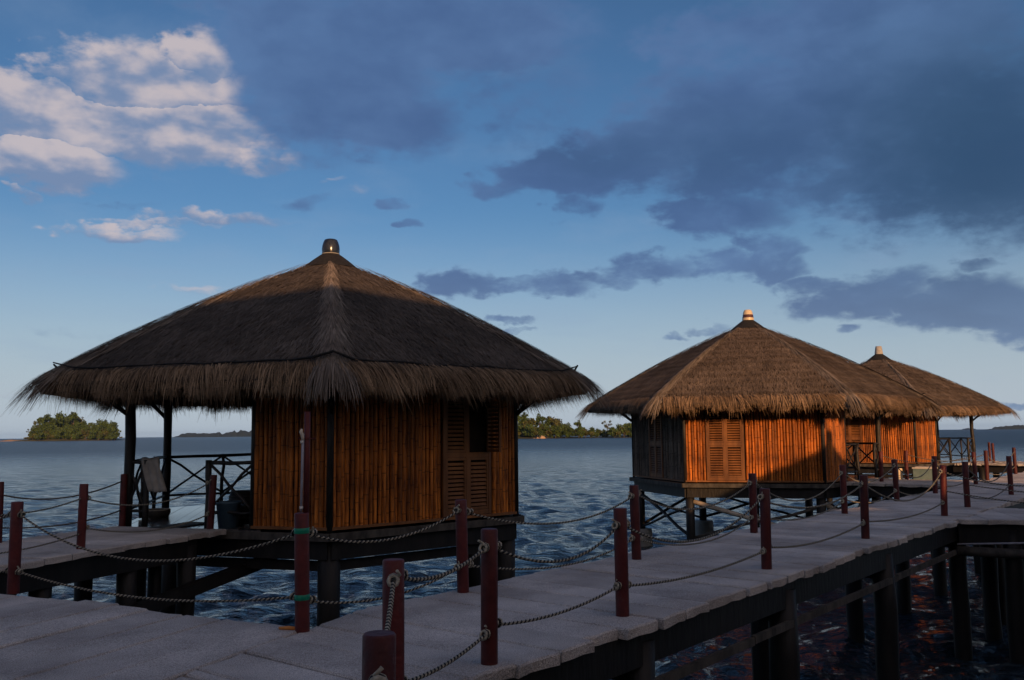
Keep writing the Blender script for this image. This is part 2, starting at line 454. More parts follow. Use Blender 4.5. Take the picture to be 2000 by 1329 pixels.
LEAF2 = mat('leaves_olive', (0.05, 0.062, 0.018), (0.095, 0.095, 0.032), 0.8, 0.12, 4, rnd='island', rvar=0.5, spec=0.15)
BARK = mat('bark', (0.08, 0.06, 0.045), (0.15, 0.12, 0.09), 0.9, 2, 4)
PLASTER = mat('plaster', (0.35, 0.32, 0.27), (0.45, 0.41, 0.35), 0.9, 0.8, 4)
GROUND = mat('shore_ground', (0.10, 0.085, 0.06), (0.2, 0.17, 0.12), 0.95, 0.4, 6, bump=0.4)

def water_material():
    mt = bpy.data.materials.new('sea_water')
    mt.use_nodes = True
    N, L = mt.node_tree.nodes, mt.node_tree.links
    bs = N['Principled BSDF']
    bs.inputs['Base Color'].default_value = (0.011, 0.022, 0.032, 1)
    bs.inputs['Roughness'].default_value = 0.06
    bs.inputs['IOR'].default_value = 1.333
    tc = N.new('ShaderNodeTexCoord')
    hs = []
    for sc, st, dt in ((3.6, (0.6, 1.0, 1.0), 5.0), (0.55, (0.5, 1.0, 1.0), 4.0)):
        mp = N.new('ShaderNodeMapping'); mp.inputs['Scale'].default_value = st; mp.inputs['Rotation'].default_value = (0, 0, R(18))
        L.new(tc.outputs['Object'], mp.inputs[0])
        nz = N.new('ShaderNodeTexNoise'); nz.inputs['Scale'].default_value = sc; nz.inputs['Detail'].default_value = dt
        nz.inputs['Roughness'].default_value = 0.55
        L.new(mp.outputs[0], nz.inputs['Vector'])
        hs.append(nz.outputs['Fac'])
    b1 = N.new('ShaderNodeBump'); b1.inputs['Strength'].default_value = 1.0; b1.inputs['Distance'].default_value = 0.19
    L.new(hs[0], b1.inputs['Height'])
    b2 = N.new('ShaderNodeBump'); b2.inputs['Strength'].default_value = 1.0; b2.inputs['Distance'].default_value = 0.35
    L.new(hs[1], b2.inputs['Height']); L.new(b1.outputs[0], b2.inputs['Normal'])
    # open water: facets too small for the mesh tilt the surface at random
    n3 = N.new('ShaderNodeTexNoise'); n3.inputs['Scale'].default_value = 1.0; n3.inputs['Detail'].default_value = 4.0
    mp = N.new('ShaderNodeMapping'); mp.inputs['Scale'].default_value = (0.6, 1.0, 1.0)
    L.new(tc.outputs['Object'], mp.inputs[0]); L.new(mp.outputs[0], n3.inputs['Vector'])
    sb = N.new('ShaderNodeVectorMath'); sb.operation = 'SUBTRACT'; sb.inputs[1].default_value = (0.5, 0.5, 0.5)
    L.new(n3.outputs['Color'], sb.inputs[0])
    fl = N.new('ShaderNodeVectorMath'); fl.operation = 'MULTIPLY'; fl.inputs[1].default_value = (1.0, 1.25, 0.0)
    L.new(sb.outputs[0], fl.inputs[0])
    ln = N.new('ShaderNodeVectorMath'); ln.operation = 'LENGTH'; L.new(tc.outputs['Object'], ln.inputs[0])
    mr = N.new('ShaderNodeMapRange'); mr.interpolation_type = 'SMOOTHSTEP'
    mr.inputs[1].default_value = 25.0; mr.inputs[2].default_value = 320.0; mr.inputs[3].default_value = 0.07; mr.inputs[4].default_value = 0.36
    L.new(ln.outputs['Value'], mr.inputs[0])
    sc_ = N.new('ShaderNodeVectorMath'); sc_.operation = 'SCALE'; L.new(fl.outputs[0], sc_.inputs[0]); sc_.inputs['Scale'].default_value = 0.3; L.new(mr.outputs[0], bs.inputs['Roughness'])
    ad = N.new('ShaderNodeVectorMath'); ad.operation = 'ADD'; L.new(sc_.outputs[0], ad.inputs[0]); L.new(b2.outputs[0], ad.inputs[1])
    nm = N.new('ShaderNodeVectorMath'); nm.operation = 'NORMALIZE'; L.new(ad.outputs[0], nm.inputs[0])
    L.new(nm.outputs[0], bs.inputs['Normal'])
    return mt
WATER = water_material()

# ------------------------------------------------------------------ sea
WATER_Z = -2.5
def build_water():
    front = np.linspace(-R(38), R(38), 420)
    rest = np.linspace(R(38), 2 * math.pi - R(38), 50)[1:-1]
    ang = np.concatenate([front, rest])
    D = np.concatenate([[1.0], np.geomspace(5.0, 420.0, 560), np.geomspace(460, 9900, 20)])
    A, DD = np.meshgrid(ang, D)
    X, Y = DD * np.sin(A), DD * np.cos(A)
    dr = np.gradient(D)[:, None] * np.ones_like(A)
    da = np.minimum(DD * (front[1] - front[0]), 5) * np.ones_like(A)
    step = np.maximum(dr, da)
    Z = np.zeros_like(X)
    r = np.random.default_rng(3)
    for i in range(100):
        lam = 0.28 * (3.6 / 0.28) ** (r.random() ** 1.15)
        th = R(100) + r.normal(0, 1.0)          # running direction
        k = 2 * math.pi / lam
        amp = 0.0070 * lam ** 0.58 * (0.5 + r.random())
        if lam > 5: amp *= 0.55
        ph = r.random() * 6.28
        arg = k * (X * math.cos(th) + Y * math.sin(th)) + ph
        w = np.clip((lam / np.maximum(step, 1e-3) - 2.2) / 2.0, 0, 1)
        s_ = np.sin(arg)
        Z += amp * w * (s_ + 0.28 * np.cos(2 * arg))
    Z *= np.where(np.abs(((A + math.pi) % (2 * math.pi)) - math.pi) > R(37.5), 0, 1)
    Z += WATER_Z
    n, mcol = X.shape
    V = np.stack([X, Y, Z], -1).reshape(-1, 3)
    i, j = np.meshgrid(np.arange(n - 1), np.arange(mcol), indexing='ij')
    j2 = (j + 1) % mcol
    F = np.stack([i * mcol + j, i * mcol + j2, (i + 1) * mcol + j2, (i + 1) * mcol + j], -1).reshape(-1, 4)[:, ::-1]
    me = mesh_np('water', V, F, WATER, smooth=True)
    return tag(link(bpy.data.objects.new('water', me)), 'dark blue rippled sea under the huts', None, kind='structure')
build_water()

# ------------------------------------------------------------------ walkways
TD = np.array([0.629, 0.777]); TD /= np.linalg.norm(TD)
SD = np.array([TD[1], -TD[0]])
def ts(t, s, z=0.0):
    p = TD * t + SD * s
    return (float(p[0]), float(p[1]), z)

def clip_poly(poly, n, d):
    """keep the part where n.p <= d"""
    out = []
    for i in range(len(poly)):
        a, b = np.array(poly[i]), np.array(poly[(i + 1) % len(poly)])
        da, db = a @ n - d, b @ n - d
        if da <= 0: out.append(tuple(a))
        if da * db < 0: out.append(tuple(a + (b - a) * da / (da - db)))
    return out

def slab(poly, parent, thick=0.085, jit=0.012, matl=None, z0=0.0, rough_edge=True):
    """one concrete plank: chamfered prism with uneven ends"""
    c = np.mean(np.array(poly), 0)
    ar = 0.5 * sum(poly[i][0] * poly[(i + 1) % len(poly)][1] - poly[(i + 1) % len(poly)][0] * poly[i][1] for i in range(len(poly)))
    if ar < 0: poly = poly[::-1]
    pts = []
    for i in range(len(poly)):
        a, b = np.array(poly[i]), np.array(poly[(i + 1) % len(poly)])
        ln = np.linalg.norm(b - a)
        nseg = 3 if (rough_edge and ln < 0.75) else 1
        for k in range(nseg):
            p = a + (b - a) * k / nseg
            pts.append(p + rng.normal(0, jit * (0.9 if nseg > 1 else 0.35), 2))
    pts = np.array(pts)
    n = len(pts)
    tx, ty = rng.normal(0, 0.0035, 2)
    zt = z0 + rng.normal(0, 0.004)
    def zz(p, z): return z + (p - c) @ np.array([tx, ty])
    inset = []
    for i in range(n):
        a, p, b = pts[i - 1], pts[i], pts[(i + 1) % n]
        e1 = (p - a) / (np.linalg.norm(p - a) + 1e-9); e2 = (b - p) / (np.linalg.norm(b - p) + 1e-9)
        nn = np.array([-(e1[1] + e2[1]), e1[0] + e2[0]]); nn /= (np.linalg.norm(nn) + 1e-9)
        inset.append(p + nn * 0.016)
    V = [(*q, zz(q, zt)) for q in inset] + [(*p, zz(p, zt - 0.014)) for p in pts] + [(*(p + rng.normal(0, jit * 0.5, 2)), zz(p, zt - thick + rng.normal(0, 0.006))) for p in pts]
    F = [tuple(range(n))] + [(n + i, n + (i + 1) % n, (i + 1) % n, i) for i in range(n)] + [(2 * n + i, 2 * n + (i + 1) % n, n + (i + 1) % n, n + i) for i in range(n)] + [tuple(2 * n + i for i in reversed(range(n)))]
    me = mesh_np('slab', V, F, matl or CONCRETE)
    return link(bpy.data.objects.new('slab', me), parent)

def run_slabs(parent, o, d, length, w0, w1, pitch=0.47, gap=0.026, clip=None, end_jit=0.03):
    """planks laid across a run that starts at o and follows unit vector d; w0..w1 across (right positive)"""
    d = np.array(d); nrm = np.array([d[1], -d[0]]); o = np.array(o[:2])
    x = 0.0
    while x < length - 0.1:
        p = pitch * rng.uniform(0.93, 1.07)
        p = min(p, length - x)
        a, b = w0 + rng.normal(0, end_jit), w1 + rng.normal(0, end_jit)
        q0, q1 = x + gap / 2, x + p - gap / 2
        poly = [tuple(o + d * u + nrm * v) for u, v in ((q0, a), (q0, b), (q1, b), (q1, a))]
        for c in (clip or []):
            poly = clip_poly(poly, *c)
        if len(poly) >= 3:
            slab(poly, parent)
        x += p

def pile(parent, x, y, ztop, r=0.15, sides=10, zbot=WATER_Z - 0.9, matl=None):
    b = MB()
    k = 4
    pts = [(x + rng.normal(0, 0.012), y + rng.normal(0, 0.012), zbot + (ztop - zbot) * i / k) for i in range(k + 1)]
    b.tube(pts, [r * rng.uniform(0.94, 1.06) for _ in pts], sides)
    return b.build('pile', matl or DARKWOOD, parent)

def beam(parent, a, b_, w=0.14, h=0.3, matl=None, name='beam'):
    b = MB(); b.bar(a, b_, w, h)
    return b.build(name, matl or DARKWOOD, parent)

PSI = R(69)                                        # plank direction of the landing at lower left
PD = np.array([math.cos(PSI), math.sin(PSI)]); PN = np.array([PD[1], -PD[0]])
SEAM = -4.36
# main walkway
walk = tag(empty('walkway'), 'long grey concrete plank walkway on dark piles leading away to the right', None, kind='structure')
WL, WR = -6.45, -4.06
run_slabs(walk, ts(3.6, 0), TD, 46.0, WL, WR, clip=[(-PN, -SEAM - 0.006)])
run_slabs(walk, ts(-3.5, 0), TD, 7.09, -7.5, 1.6, clip=[(-PN, -SEAM - 0.006)])
for s_ in (WL + 0.3, WR - 0.16, -5.2):
    beam(walk, ts(-3.0, s_, -0.245), ts(49, s_, -0.245), 0.16, 0.30)
for t_ in (4.6, 6.95, 10.1, 13.8, 18.2, 21.4, 24.6, 29.0, 32.5, 36.2, 40, 44, 48):
    for s_ in (WL + 0.3, WR - 0.18):
        x, y, _ = ts(t_, s_); pile(walk, x, y, -0.2, 0.16)
    beam(walk, ts(t_, WL + 0.12, -0.49), ts(t_, WR - 0.12, -0.49), 0.16, 0.14, name='cross_beam')
b = MB()
for ta, tb in ((3.0, 9.0), (9.02, 14.0), (14.02, 17.6)):
    b.bar(ts(ta, WR - 0.05, -0.56), ts(tb, WR - 0.05, -0.57), 0.05, 0.08)
b.build('side_rail', GREYWOOD, walk)

# landing at lower left
land = tag(empty('landing'), 'wide grey concrete plank landing at lower left corner', None, kind='structure')
e0, e1 = np.array([-5.42, 9.65]), np.array([-2.28, 7.96])
ed = (e1 - e0) / np.linalg.norm(e1 - e0); en = np.array([-ed[1], ed[0]])
q = SEAM
while q > -11.0:
    w = 0.47 * rng.uniform(0.95, 1.05)
    dj = rng.normal(0, 0.03)
    poly = [tuple(PN * v + PD * u) for u, v in ((-6, q - w + 0.011), (14, q - w + 0.011), (14, q - 0.011), (-6, q - 0.011))]
    poly = clip_poly(poly, en, float(en @ e0) + dj)
    # each stripe is two planks long
    cut = float(PD @ np.array([-3.0, 5.0])) + rng.uniform(-0.6, 0.6) - 0.9
    pa = clip_poly(poly, PD, cut - 0.006); pb = clip_poly(poly, -PD, -cut - 0.006)
    for pp in (pa, pb):
        if len(pp) >= 3: slab(pp, land)
    q -= w
for off in (0.25, 1.6, 3.2):
    a = e0 + ed * -3.5 - en * off; c_ = e1 - en * off
    beam(land, (*a, -0.255), (*c_, -0.255), 0.16, 0.32)
for k_ in (-2.6, 0.2, 2.4):
    a = e0 + ed * k_ - en * 0.3; pile(land, a[0], a[1], -0.2, 0.15)

# pier to the near hut
pier = tag(empty('pier'), 'grey concrete plank pier leading to the nearest hut veranda', None, kind='structure')
qa, qb = np.array([-6.5, 11.56]), np.array([-5.01, 15.67])
qd = (qb - qa) / np.linalg.norm(qb - qa); qn = np.array([qd[1], -qd[0]])
PIER_W = 2.35
HUT1 = (-3.98, 19.46)
fa = R(-78.0 - 30.0); fn = np.array([math.cos(fa), math.sin(fa)])       # face of the near hut the pier runs up to
face_d = float(fn @ np.array(HUT1)) + 4.42 * math.cos(R(30))
run_slabs(pier, qa - qd * 3.5, qd, 10.0, -PIER_W, 0.0, clip=[(-fn, -face_d - 0.03)])
for v in (-PIER_W + 0.3, -0.22):
    a = qa + qn * v; beam(pier, (*(a - qd * 3.2), -0.255), (*(a + qd * 3.9), -0.255), 0.16, 0.34)
for u, v in ((0.9, -0.3), (0.2, -PIER_W + 0.3), (2.5, -0.3), (1.9, -PIER_W + 0.3), (3.6, -0.75), (3.75, -0.25), (3.4, -PIER_W + 0.3)):
    a = qa + qd * u + qn * v; pile(pier, a[0], a[1], -0.2, 0.15 if v != -0.75 else 0.11)
a = qa + qd * -1.5 - qn * 0.5; c_ = qa + qd * 5.6 + qn * 0.2
beam(pier, (*a, -1.55), (*c_, -0.62), 0.16, 0.2, name='brace')

# side branches of the walkway
br2 = tag(empty('branch_walkway'), 'short sunlit plank branch running to the middle hut', None, kind='structure')
run_slabs(br2, ts(28.2, WL - 0.02), -SD, 3.3, -0.0, 2.9, pitch=0.5)
for t_ in (28.5, 30.8):
    beam(br2, ts(t_, WL, -0.265), ts(t_, -9.7, -0.265), 0.16, 0.32)
    for s_ in (-7.2, -9.2):
        x, y, _ = ts(t_, s_); pile(br2, x, y, -0.2)
br3 = tag(empty('branch_walkway'), 'distant plank branch running to the farthest hut', None, kind='structure')
run_slabs(br3, ts(46.3, WL - 0.02), -SD, 4.2, 0.0, 3.9, pitch=0.5)
for t_ in (46.6, 49.8):
    beam(br3, ts(t_, WL, -0.265), ts(t_, -10.8, -0.265), 0.16, 0.32)
    for s_ in (-7.2, -9.6):
        x, y, _ = ts(t_, s_); pile(br3, x, y, -0.2)
brr = tag(empty('branch_walkway'), 'plank branch leaving the walkway at the right edge', None, kind='structure')
bo = np.array(ts(17.65, WR + 0.02)[:2]); ba = R(-13); bd = np.array([math.cos(ba), math.sin(ba)]); bn = np.array([bd[1], -bd[0]])
run_slabs(brr, bo - bd * 2.0, bd, 9.0, -2.55, 0.0, pitch=0.62, clip=[(-SD, -(WR + 0.04))])
for v in (-0.2, -2.3):
    a = bo + bn * v; beam(brr, (*a, -0.27), (*(a + bd * 7), -0.27), 0.16, 0.34)
for u, v in ((0.9, -0.25), (2.6, -0.25), (1.0, -2.2), (2.9, -2.2), (5, -0.25), (5, -2.2)):
    a = bo + bd * u + bn * v; pile(brr, a[0], a[1], -0.2, 0.15)
a = bo + bn * 0.05
b = MB(); b.tube([(*(a + bd * u), -0.55 - 0.04 * u) for u in (-0.1, 1.5, 3, 5)], 0.085, 8); b.build('side_rail', GREYWOOD, brr)
b = MB(); b.tube([(*(a + bd * u + bn * 0.1), -0.42 + 0.035 * u) for u in (-0.1, 1.5, 3, 5)], 0.018, 6); b.build('pipe', STEELPIPE, brr)

# ------------------------------------------------------------------ posts and ropes
POST_H = 0.93
def post_mesh(seed):
    b = MB(); r = 0.06
    rr = np.random.default_rng(seed)
    prof = [(r, -0.02), (r * 1.0, 0.25), (r * 1.01, 0.55), (r, POST_H - 0.008), (r - 0.004, POST_H - 0.002), (r - 0.007, POST_H)]
    b.lathe(prof, 20)
    nb = len(b.v) - 20
    b.f.append(tuple(nb + k for k in range(20))); b.m.append(0); b.sm.append(False)
    return b.mesh('post', REDPAINT)
POSTM = [post_mesh(i) for i in range(2)]
ORD = ['first', 'second', 'third', 'fourth', 'fifth', 'sixth', 'seventh', 'eighth', 'ninth', 'tenth', 'eleventh']

class Post: pass
def add_post(x, y, label, h=1.0, lean=(0, 0)):
    o = bpy.data.objects.new('rope_post', POSTM[random.randrange(2)])
    o.location = (x, y, 0.0); o.scale = (1, 1, h)
    o.rotation_euler = (lean[0] + rng.normal(0, 0.013), lean[1] + rng.normal(0, 0.013), rng.uniform(0, 6.28))
    link(o)
    tag(o, label, 'post', 'dark red rope posts')
    p = Post(); p.x, p.y, p.h = x, y, h
    return p

right_xy = [(-0.49, 3.3), (-0.66, 5.02), (-0.18, 6.46), (0.95, 8.09), (2.93, 10.62), (5.22, 13.54), (8.05, 17.0), (9.35, 18.72), (12.18, 22.21)]
left_xy = [(-1.75, 7.59), (-0.52, 9.32), (1.55, 11.56), (3.80, 14.42), (6.37, 17.5), (8.65, 20.49), (10.61, 22.82), (13.49, 26.44), (14.76, 28.21), (17.84, 32.16)]
rows_r = []
for i, (x, y) in enumerate(right_xy):
    lab = ['cut-off dark red post with rope knot at bottom edge, nearest of all',
           'thick dark red post with a hanging striped rope, just behind the nearest post'][i] if i < 2 else \
          'dark red rope post, %s from the front along the right side of the walkway' % ORD[i]
    rows_r.append(add_post(x, y, lab, h=(0.96 if i == 0 else 0.985 if i == 1 else 1.0)))
rows_l = []
for i, (x, y) in enumerate(left_xy):
    lab = 'dark red post with two green tape bands beside the landing corner' if i == 0 else \
          'dark red rope post, %s from the front along the left side of the walkway' % ORD[i]
    rows_l.append(add_post(x, y, lab, h=1.03 if i == 0 else 1.0))
p_land = add_post(-5.26, 9.62, 'dark red rope post with pale base on the landing at far left')
p_land0 = add_post(-8.3, 11.2, 'dark red rope post on the landing beyond the left edge')
pr0 = add_post(-6.95, 10.5, 'dark red rope post at the landing end of the pier, out of frame')
pr1 = add_post(-6.25, 13.16, 'dark red rope post on the hut pier, left of the veranda before open water')
pr2 = add_post(-5.27, 15.80, 'dark red rope post with yellowish knots in front of the veranda railing')
pl1 = add_post(-7.96, 14.06, 'dark red rope post cut by the left edge of the photo')
pl2 = add_post(-7.11, 16.52, 'dark red rope post beside the left veranda log of the nearest hut')
b2a = add_post(11.46, 28.2, 'dark red rope post on the middle hut branch, beside the veranda log')
b2b = add_post(12.69, 29.22, 'dark red rope post in front of the farthest hut wall, beside a cream block')
b3a = add_post(22.52, 42.37, 'small distant red post alone on the far branch before open sea')
b3b = add_post(*ts(50.3, -10.9)[:2], 'small distant red post before the farthest veranda railing')
b3c = add_post(*ts(50.1, -9.9)[:2], 'small distant red post at the far side of the farthest branch')
rb1 = add_post(*ts(17.7, -1.9)[:2], 'dark red rope post on the near side of the right branch')
rb2 = add_post(*ts(20.5, -1.7)[:2], 'dark red rope post on the far side of the right branch')
# green bands and standpipe belong to the taped post
tp = left_xy[0]
tpo = [o for o in bpy.data.objects if o.get('label', '').startswith('dark red post with two green')][0]
for z_ in (0.79, 0.265):
    b = MB(); b.lathe([(0.0605, -0.022), (0.0635, -0.02), (0.0635, 0.02), (0.0605, 0.022)], 20, (0, 0, z_)); b.build('green_band', GREENTAPE, tpo)

def rope(p0, p1, z0, z1, sag, label, group, lod=0, grey=False, knots=(True, True)):
    a = np.array([p0.x, p0.y, z0]); c = np.array([p1.x, p1.y, z1])
    ln = np.linalg.norm(c - a)
    u = (c - a); u[2] = 0; u /= np.linalg.norm(u)
    a = a + u * 0.05; c = c - u * 0.05
    pitch = 0.056
    turns = ln / pitch
    spt = 7 if lod == 0 else 5
    n = max(12, int(turns * spt))
    tt = np.linspace(0, 1, n)
    P = a[None] + (c - a)[None] * tt[:, None]
    skew = rng.uniform(-0.15, 0.15)
    P[:, 2] -= 4 * sag * tt * (1 - tt) * (1 + skew * (tt - 0.5) * 2)
    root = MB()
    side = np.array([u[1], -u[0], 0.0]); up = np.array([0, 0, 1.0])
    if grey:
        k = np.linspace(0, n - 1, 26).astype(int)
        root.tube([P[i] for i in k], 0.013, 6)
        o = root.build('rope', ROPEGREY)
    else:
        ns = 5 if lod == 0 else 4
        Vs, Fs, ms = [], [], []
        base = 0
        for st in range(2):
            ph = tt * turns * 2 * math.pi + math.pi * st
            off = (side[None] * np.cos(ph)[:, None] + up[None] * np.sin(ph)[:, None])
            ctr = P + off * 0.0062
            ring = []
            for k in range(ns):
                al = 2 * math.pi * k / ns
                ring.append(ctr + (side * math.cos(al) + up * math.sin(al))[None] * 0.0073)
            Vv = np.stack(ring, 1).reshape(-1, 3)
            i, j = np.meshgrid(np.arange(n - 1), np.arange(ns), indexing='ij'); j2 = (j + 1) % ns
            Ff = np.stack([i * ns + j, i * ns + j2, (i + 1) * ns + j2, (i + 1) * ns + j], -1).reshape(-1, 4) + base
            base += len(Vv); Vs.append(Vv); Fs.append(Ff); ms.append(np.full(len(Ff), st))
        me = mesh_np('rope', np.concatenate(Vs), np.concatenate(Fs), [ROPEWHITE, ROPEBLACK], np.concatenate(ms), True)
        o = link(bpy.data.objects.new('rope', me))
    tag(o, label, 'rope', group)
    if lod == 0:
        for pt, kn, sg in ((a, knots[0], 1), (c, knots[1], -1)):
            if not kn: continue
            kb = MB()
            q = pt + u * sg * 0.035
            for w in range(3):
                pts = []
                tl = rng.normal(0, 0.5, 3)
                for k in range(9):
                    an = 2 * math.pi * k / 8
                    ax = side * math.cos(an) + up * math.sin(an)
                    pts.append(q + ax * 0.026 + u * sg * (0.018 * w - 0.01) + u * 0.014 * math.sin(an + tl[0]))
                kb.tube(pts, 0.0105, 6, mi=w % 2 if w < 2 else 0, caps=False)
            kb.tube([q, q + np.array([rng.normal(0, .02), rng.normal(0, .02), 0.03]), q + np.array([rng.normal(0, .03), rng.normal(0, .03), 0.055])], 0.009, 6)
            kb.build('knot', [ROPEWHITE, ROPEBLACK], o)
    return o

UZ, LZ = 0.80, 0.235
def spans(row, name, skip=(), sag_u=0.07, sag_l=0.045, grp='ropes', far=6):
    for i in range(len(row) - 1):
        if i in skip: continue
        p, q_ = row[i], row[i + 1]
        ln = math.hypot(p.x - q_.x, p.y - q_.y)
        lod = 0 if i < far else 1
        for kind, z, sg in (('upper', UZ, sag_u), ('lower', LZ, sag_l)):
            s = min(sg * ln, z - 0.05) * rng.uniform(0.6, 1.45)
            rope(p, q_, z + rng.normal(0, 0.02), z + rng.normal(0, 0.02), s, '%s rope between the %s and %s posts %s' % (kind, ORD[i], ORD[i + 1], name), grp, lod,
                 grey=(math.hypot(p.x, p.y) > 16 and name.startswith('on the right')))
spans(rows_r, 'on the right side of the walkway', skip=(0, 6), sag_u=0.075, sag_l=0.03, grp='ropes along the right side')
spans(rows_l, 'on the left side of the walkway', skip=(7,), sag_u=0.085, sag_l=0.05, grp='ropes along the left side')
rope(rows_r[0], rows_r[1], 0.74, 0.82, 0.05, 'striped rope hanging between the two nearest dark red posts', 'ropes along the right side')
near = Post(); near.x, near.y, near.h = -0.15, 1.2, 1
rope(rows_r[0], near, 0.745, 0.60, 0.10, 'striped rope knotted to the nearest post and running towards the viewer', 'ropes along the right side')
rope(p_land, rows_l[0], 0.80, 0.79, 0.35, 'thick striped upper rope sagging across the water at lower left', 'ropes along the landing')
rope(p_land, rows_l[0], 0.21, 0.27, 0.14, 'thick striped lower rope sagging across the water at lower left', 'ropes along the landing')
rope(p_land0, p_land, 0.80, 0.80, 0.2, 'upper striped rope leaving the frame at the left edge', 'ropes along the landing')
rope(p_land0, p_land, 0.22, 0.21, 0.12, 'lower striped rope leaving the frame at the left edge', 'ropes along the landing')
rope(pr0, pr1, 0.80, 0.72, 0.15, 'upper rope on the near side of the hut pier, left span', 'ropes along the hut pier', 1)
rope(pr0, pr1, 0.24, 0.22, 0.10, 'lower rope on the near side of the hut pier, left span', 'ropes along the hut pier', 1)
rope(pr1, pr2, 0.72, 0.80, 0.22, 'upper rope on the near side of the hut pier, ending at the yellowish knots', 'ropes along the hut pier', 0)
rope(pr1, pr2, 0.30, 0.26, 0.16, 'lower rope on the near side of the hut pier, ending below the yellowish knots', 'ropes along the hut pier', 0)
rope(pl1, pl2, 0.72, 0.80, 0.16, 'upper rope on the far side of the hut pier', 'ropes along the hut pier', 1, grey=True)
rope(pl1, pl2, 0.22, 0.28, 0.10, 'lower rope on the far side of the hut pier', 'ropes along the hut pier', 1, grey=True)
rope(rows_l[7], b2a, UZ, UZ, 0.2, 'upper rope on the near side of the middle hut branch', 'ropes along the branches', 1)
rope(rows_l[8], b2b, UZ, UZ, 0.2, 'upper rope on the far side of the middle hut branch', 'ropes along the branches', 1, grey=True)
rope(rows_r[6], rb1, UZ, UZ, 0.2, 'upper rope on the near side of the right branch', 'ropes along the branches', 1)
rope(rows_r[6], rb1, 0.45, 0.3, 0.06, 'lower rope on the near side of the right branch', 'ropes along the branches', 1)
rope(rows_r[7], rb2, 0.45, 0.3, 0.06, 'lower rope on the far side of the right branch', 'ropes along the branches', 1)
rope(b3c, b3a, UZ, UZ, 0.2, 'tiny distant rope beside the farthest hut branch', 'ropes along the branches', 1, grey=True)

# standpipe rising behind the taped post
sp = tag(empty('standpipe', (tp[0] + 0.0, tp[1] + 0.02, 0)), 'thin dark red standpipe with grey hose pipe and pale tap, above the green-taped post', 'standpipe')
b = MB(); b.tube([(0.012, 0, 0.94), (0.012, 0, 1.4), (0.012, 0, 1.80)], [0.026, 0.026, 0.025], 12); b.build('pole', REDPAINT, sp)
b = MB(); b.tube([(-0.022, -0.035, 0.97), (-0.018, -0.035, 1.3), (-0.016, -0.035, 1.56)], 0.0105, 8); b.build('water_pipe', STEELPIPE, sp)
b = MB(); b.tube([(-0.016, -0.035, 1.56), (-0.02, -0.04, 1.61), (-0.03, -0.05, 1.63), (-0.022, -0.05, 1.655)], [0.012, 0.016, 0.015, 0.008], 8); b.build('tap', BRASS, sp)
b = MB(); b.bar((-0.06, -0.02, 1.575), (0.085, -0.02, 1.575), 0.012, 0.012); b.build('crossbar', REDPAINT, sp)
for z_ in (1.0, 1.545):
    b = MB(); b.tube([(-0.021, -0.035, z_ - 0.012), (-0.021, -0.035, z_ + 0.012)], 0.015, 8); b.build('clip', WHITEPLASTIC, sp)
b = MB(); b.tube([(-0.20, 0.03, 0.016), (-0.12, 0.015, 0.02), (-0.05, 0.0, 0.018)], [0.012, 0.017, 0.015], 8)
pg = b.build('peg', ORANGE); pg.location = (tp[0], tp[1], 0); tag(pg, 'short orange peg lying beside the green-taped post', 'peg')

# ------------------------------------------------------------------ huts
HR = 4.2                 # wall hexagon radius
ZA, BULGE = 5.50, 0.15
RB, ZB = 5.62, 2.70
def vtx(deg, r=HR, z=0.0): return Vector((r * math.cos(R(deg)), r * math.sin(R(deg)), z))
def hip(v, deg): return np.array([RB * v * math.cos(R(deg)), RB * v * math.sin(R(deg)), ZA - (ZA - ZB) * v + BULGE * math.sin(math.pi * min(v, 1))])

def pole_mesh(i, matl=BAMBOO):
    b = MB(); rr = np.random.default_rng(40 + i)
    zs = [0.0, 1.1 + rr.uniform(-0.3, 0.3), 2.2 + rr.uniform(-0.3, 0.3), 3.25]
    b.tube([(rr.normal(0, 0.004), rr.normal(0, 0.004), z) for z in zs], [0.047 * rr.uniform(0.86, 1.04) for _ in zs], 7, caps=False)
    return b.mesh('bamboo_pole', matl)
POLES = [pole_mesh(i) for i in range(7)]
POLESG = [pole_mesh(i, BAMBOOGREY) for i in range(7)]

def strands(P, T, Nn, L, W, lift, droop, segs=2):
    """flat grass blades: base P, direction T, surface normal Nn, length L, width W"""
    n = len(P)
    Wv = np.cross(T, Nn); Wv /= (np.linalg.norm(Wv, axis=1)[:, None] + 1e-9)
    rows = []
    for i in range(segs + 1):
        q = i / segs
        c = P + T * (L * q)[:, None] + Nn * (lift * q - 0.0)[:, None] + np.array([0, 0, -1.0])[None] * (droop * q * q)[:, None]
        hw = (W * (1.0 - 0.75 * q ** 2) / 2)[:, None]
        rows += [c - Wv * hw, c + Wv * hw]
    V = np.stack(rows, 1).reshape(-1, 3)
    k = 2 * (segs + 1)
    base = (np.arange(n) * k)[:, None]
    F = np.concatenate([base + np.array([2 * i, 2 * i + 1, 2 * i + 3, 2 * i + 2])[None] for i in range(segs)], 0)
    return V, F

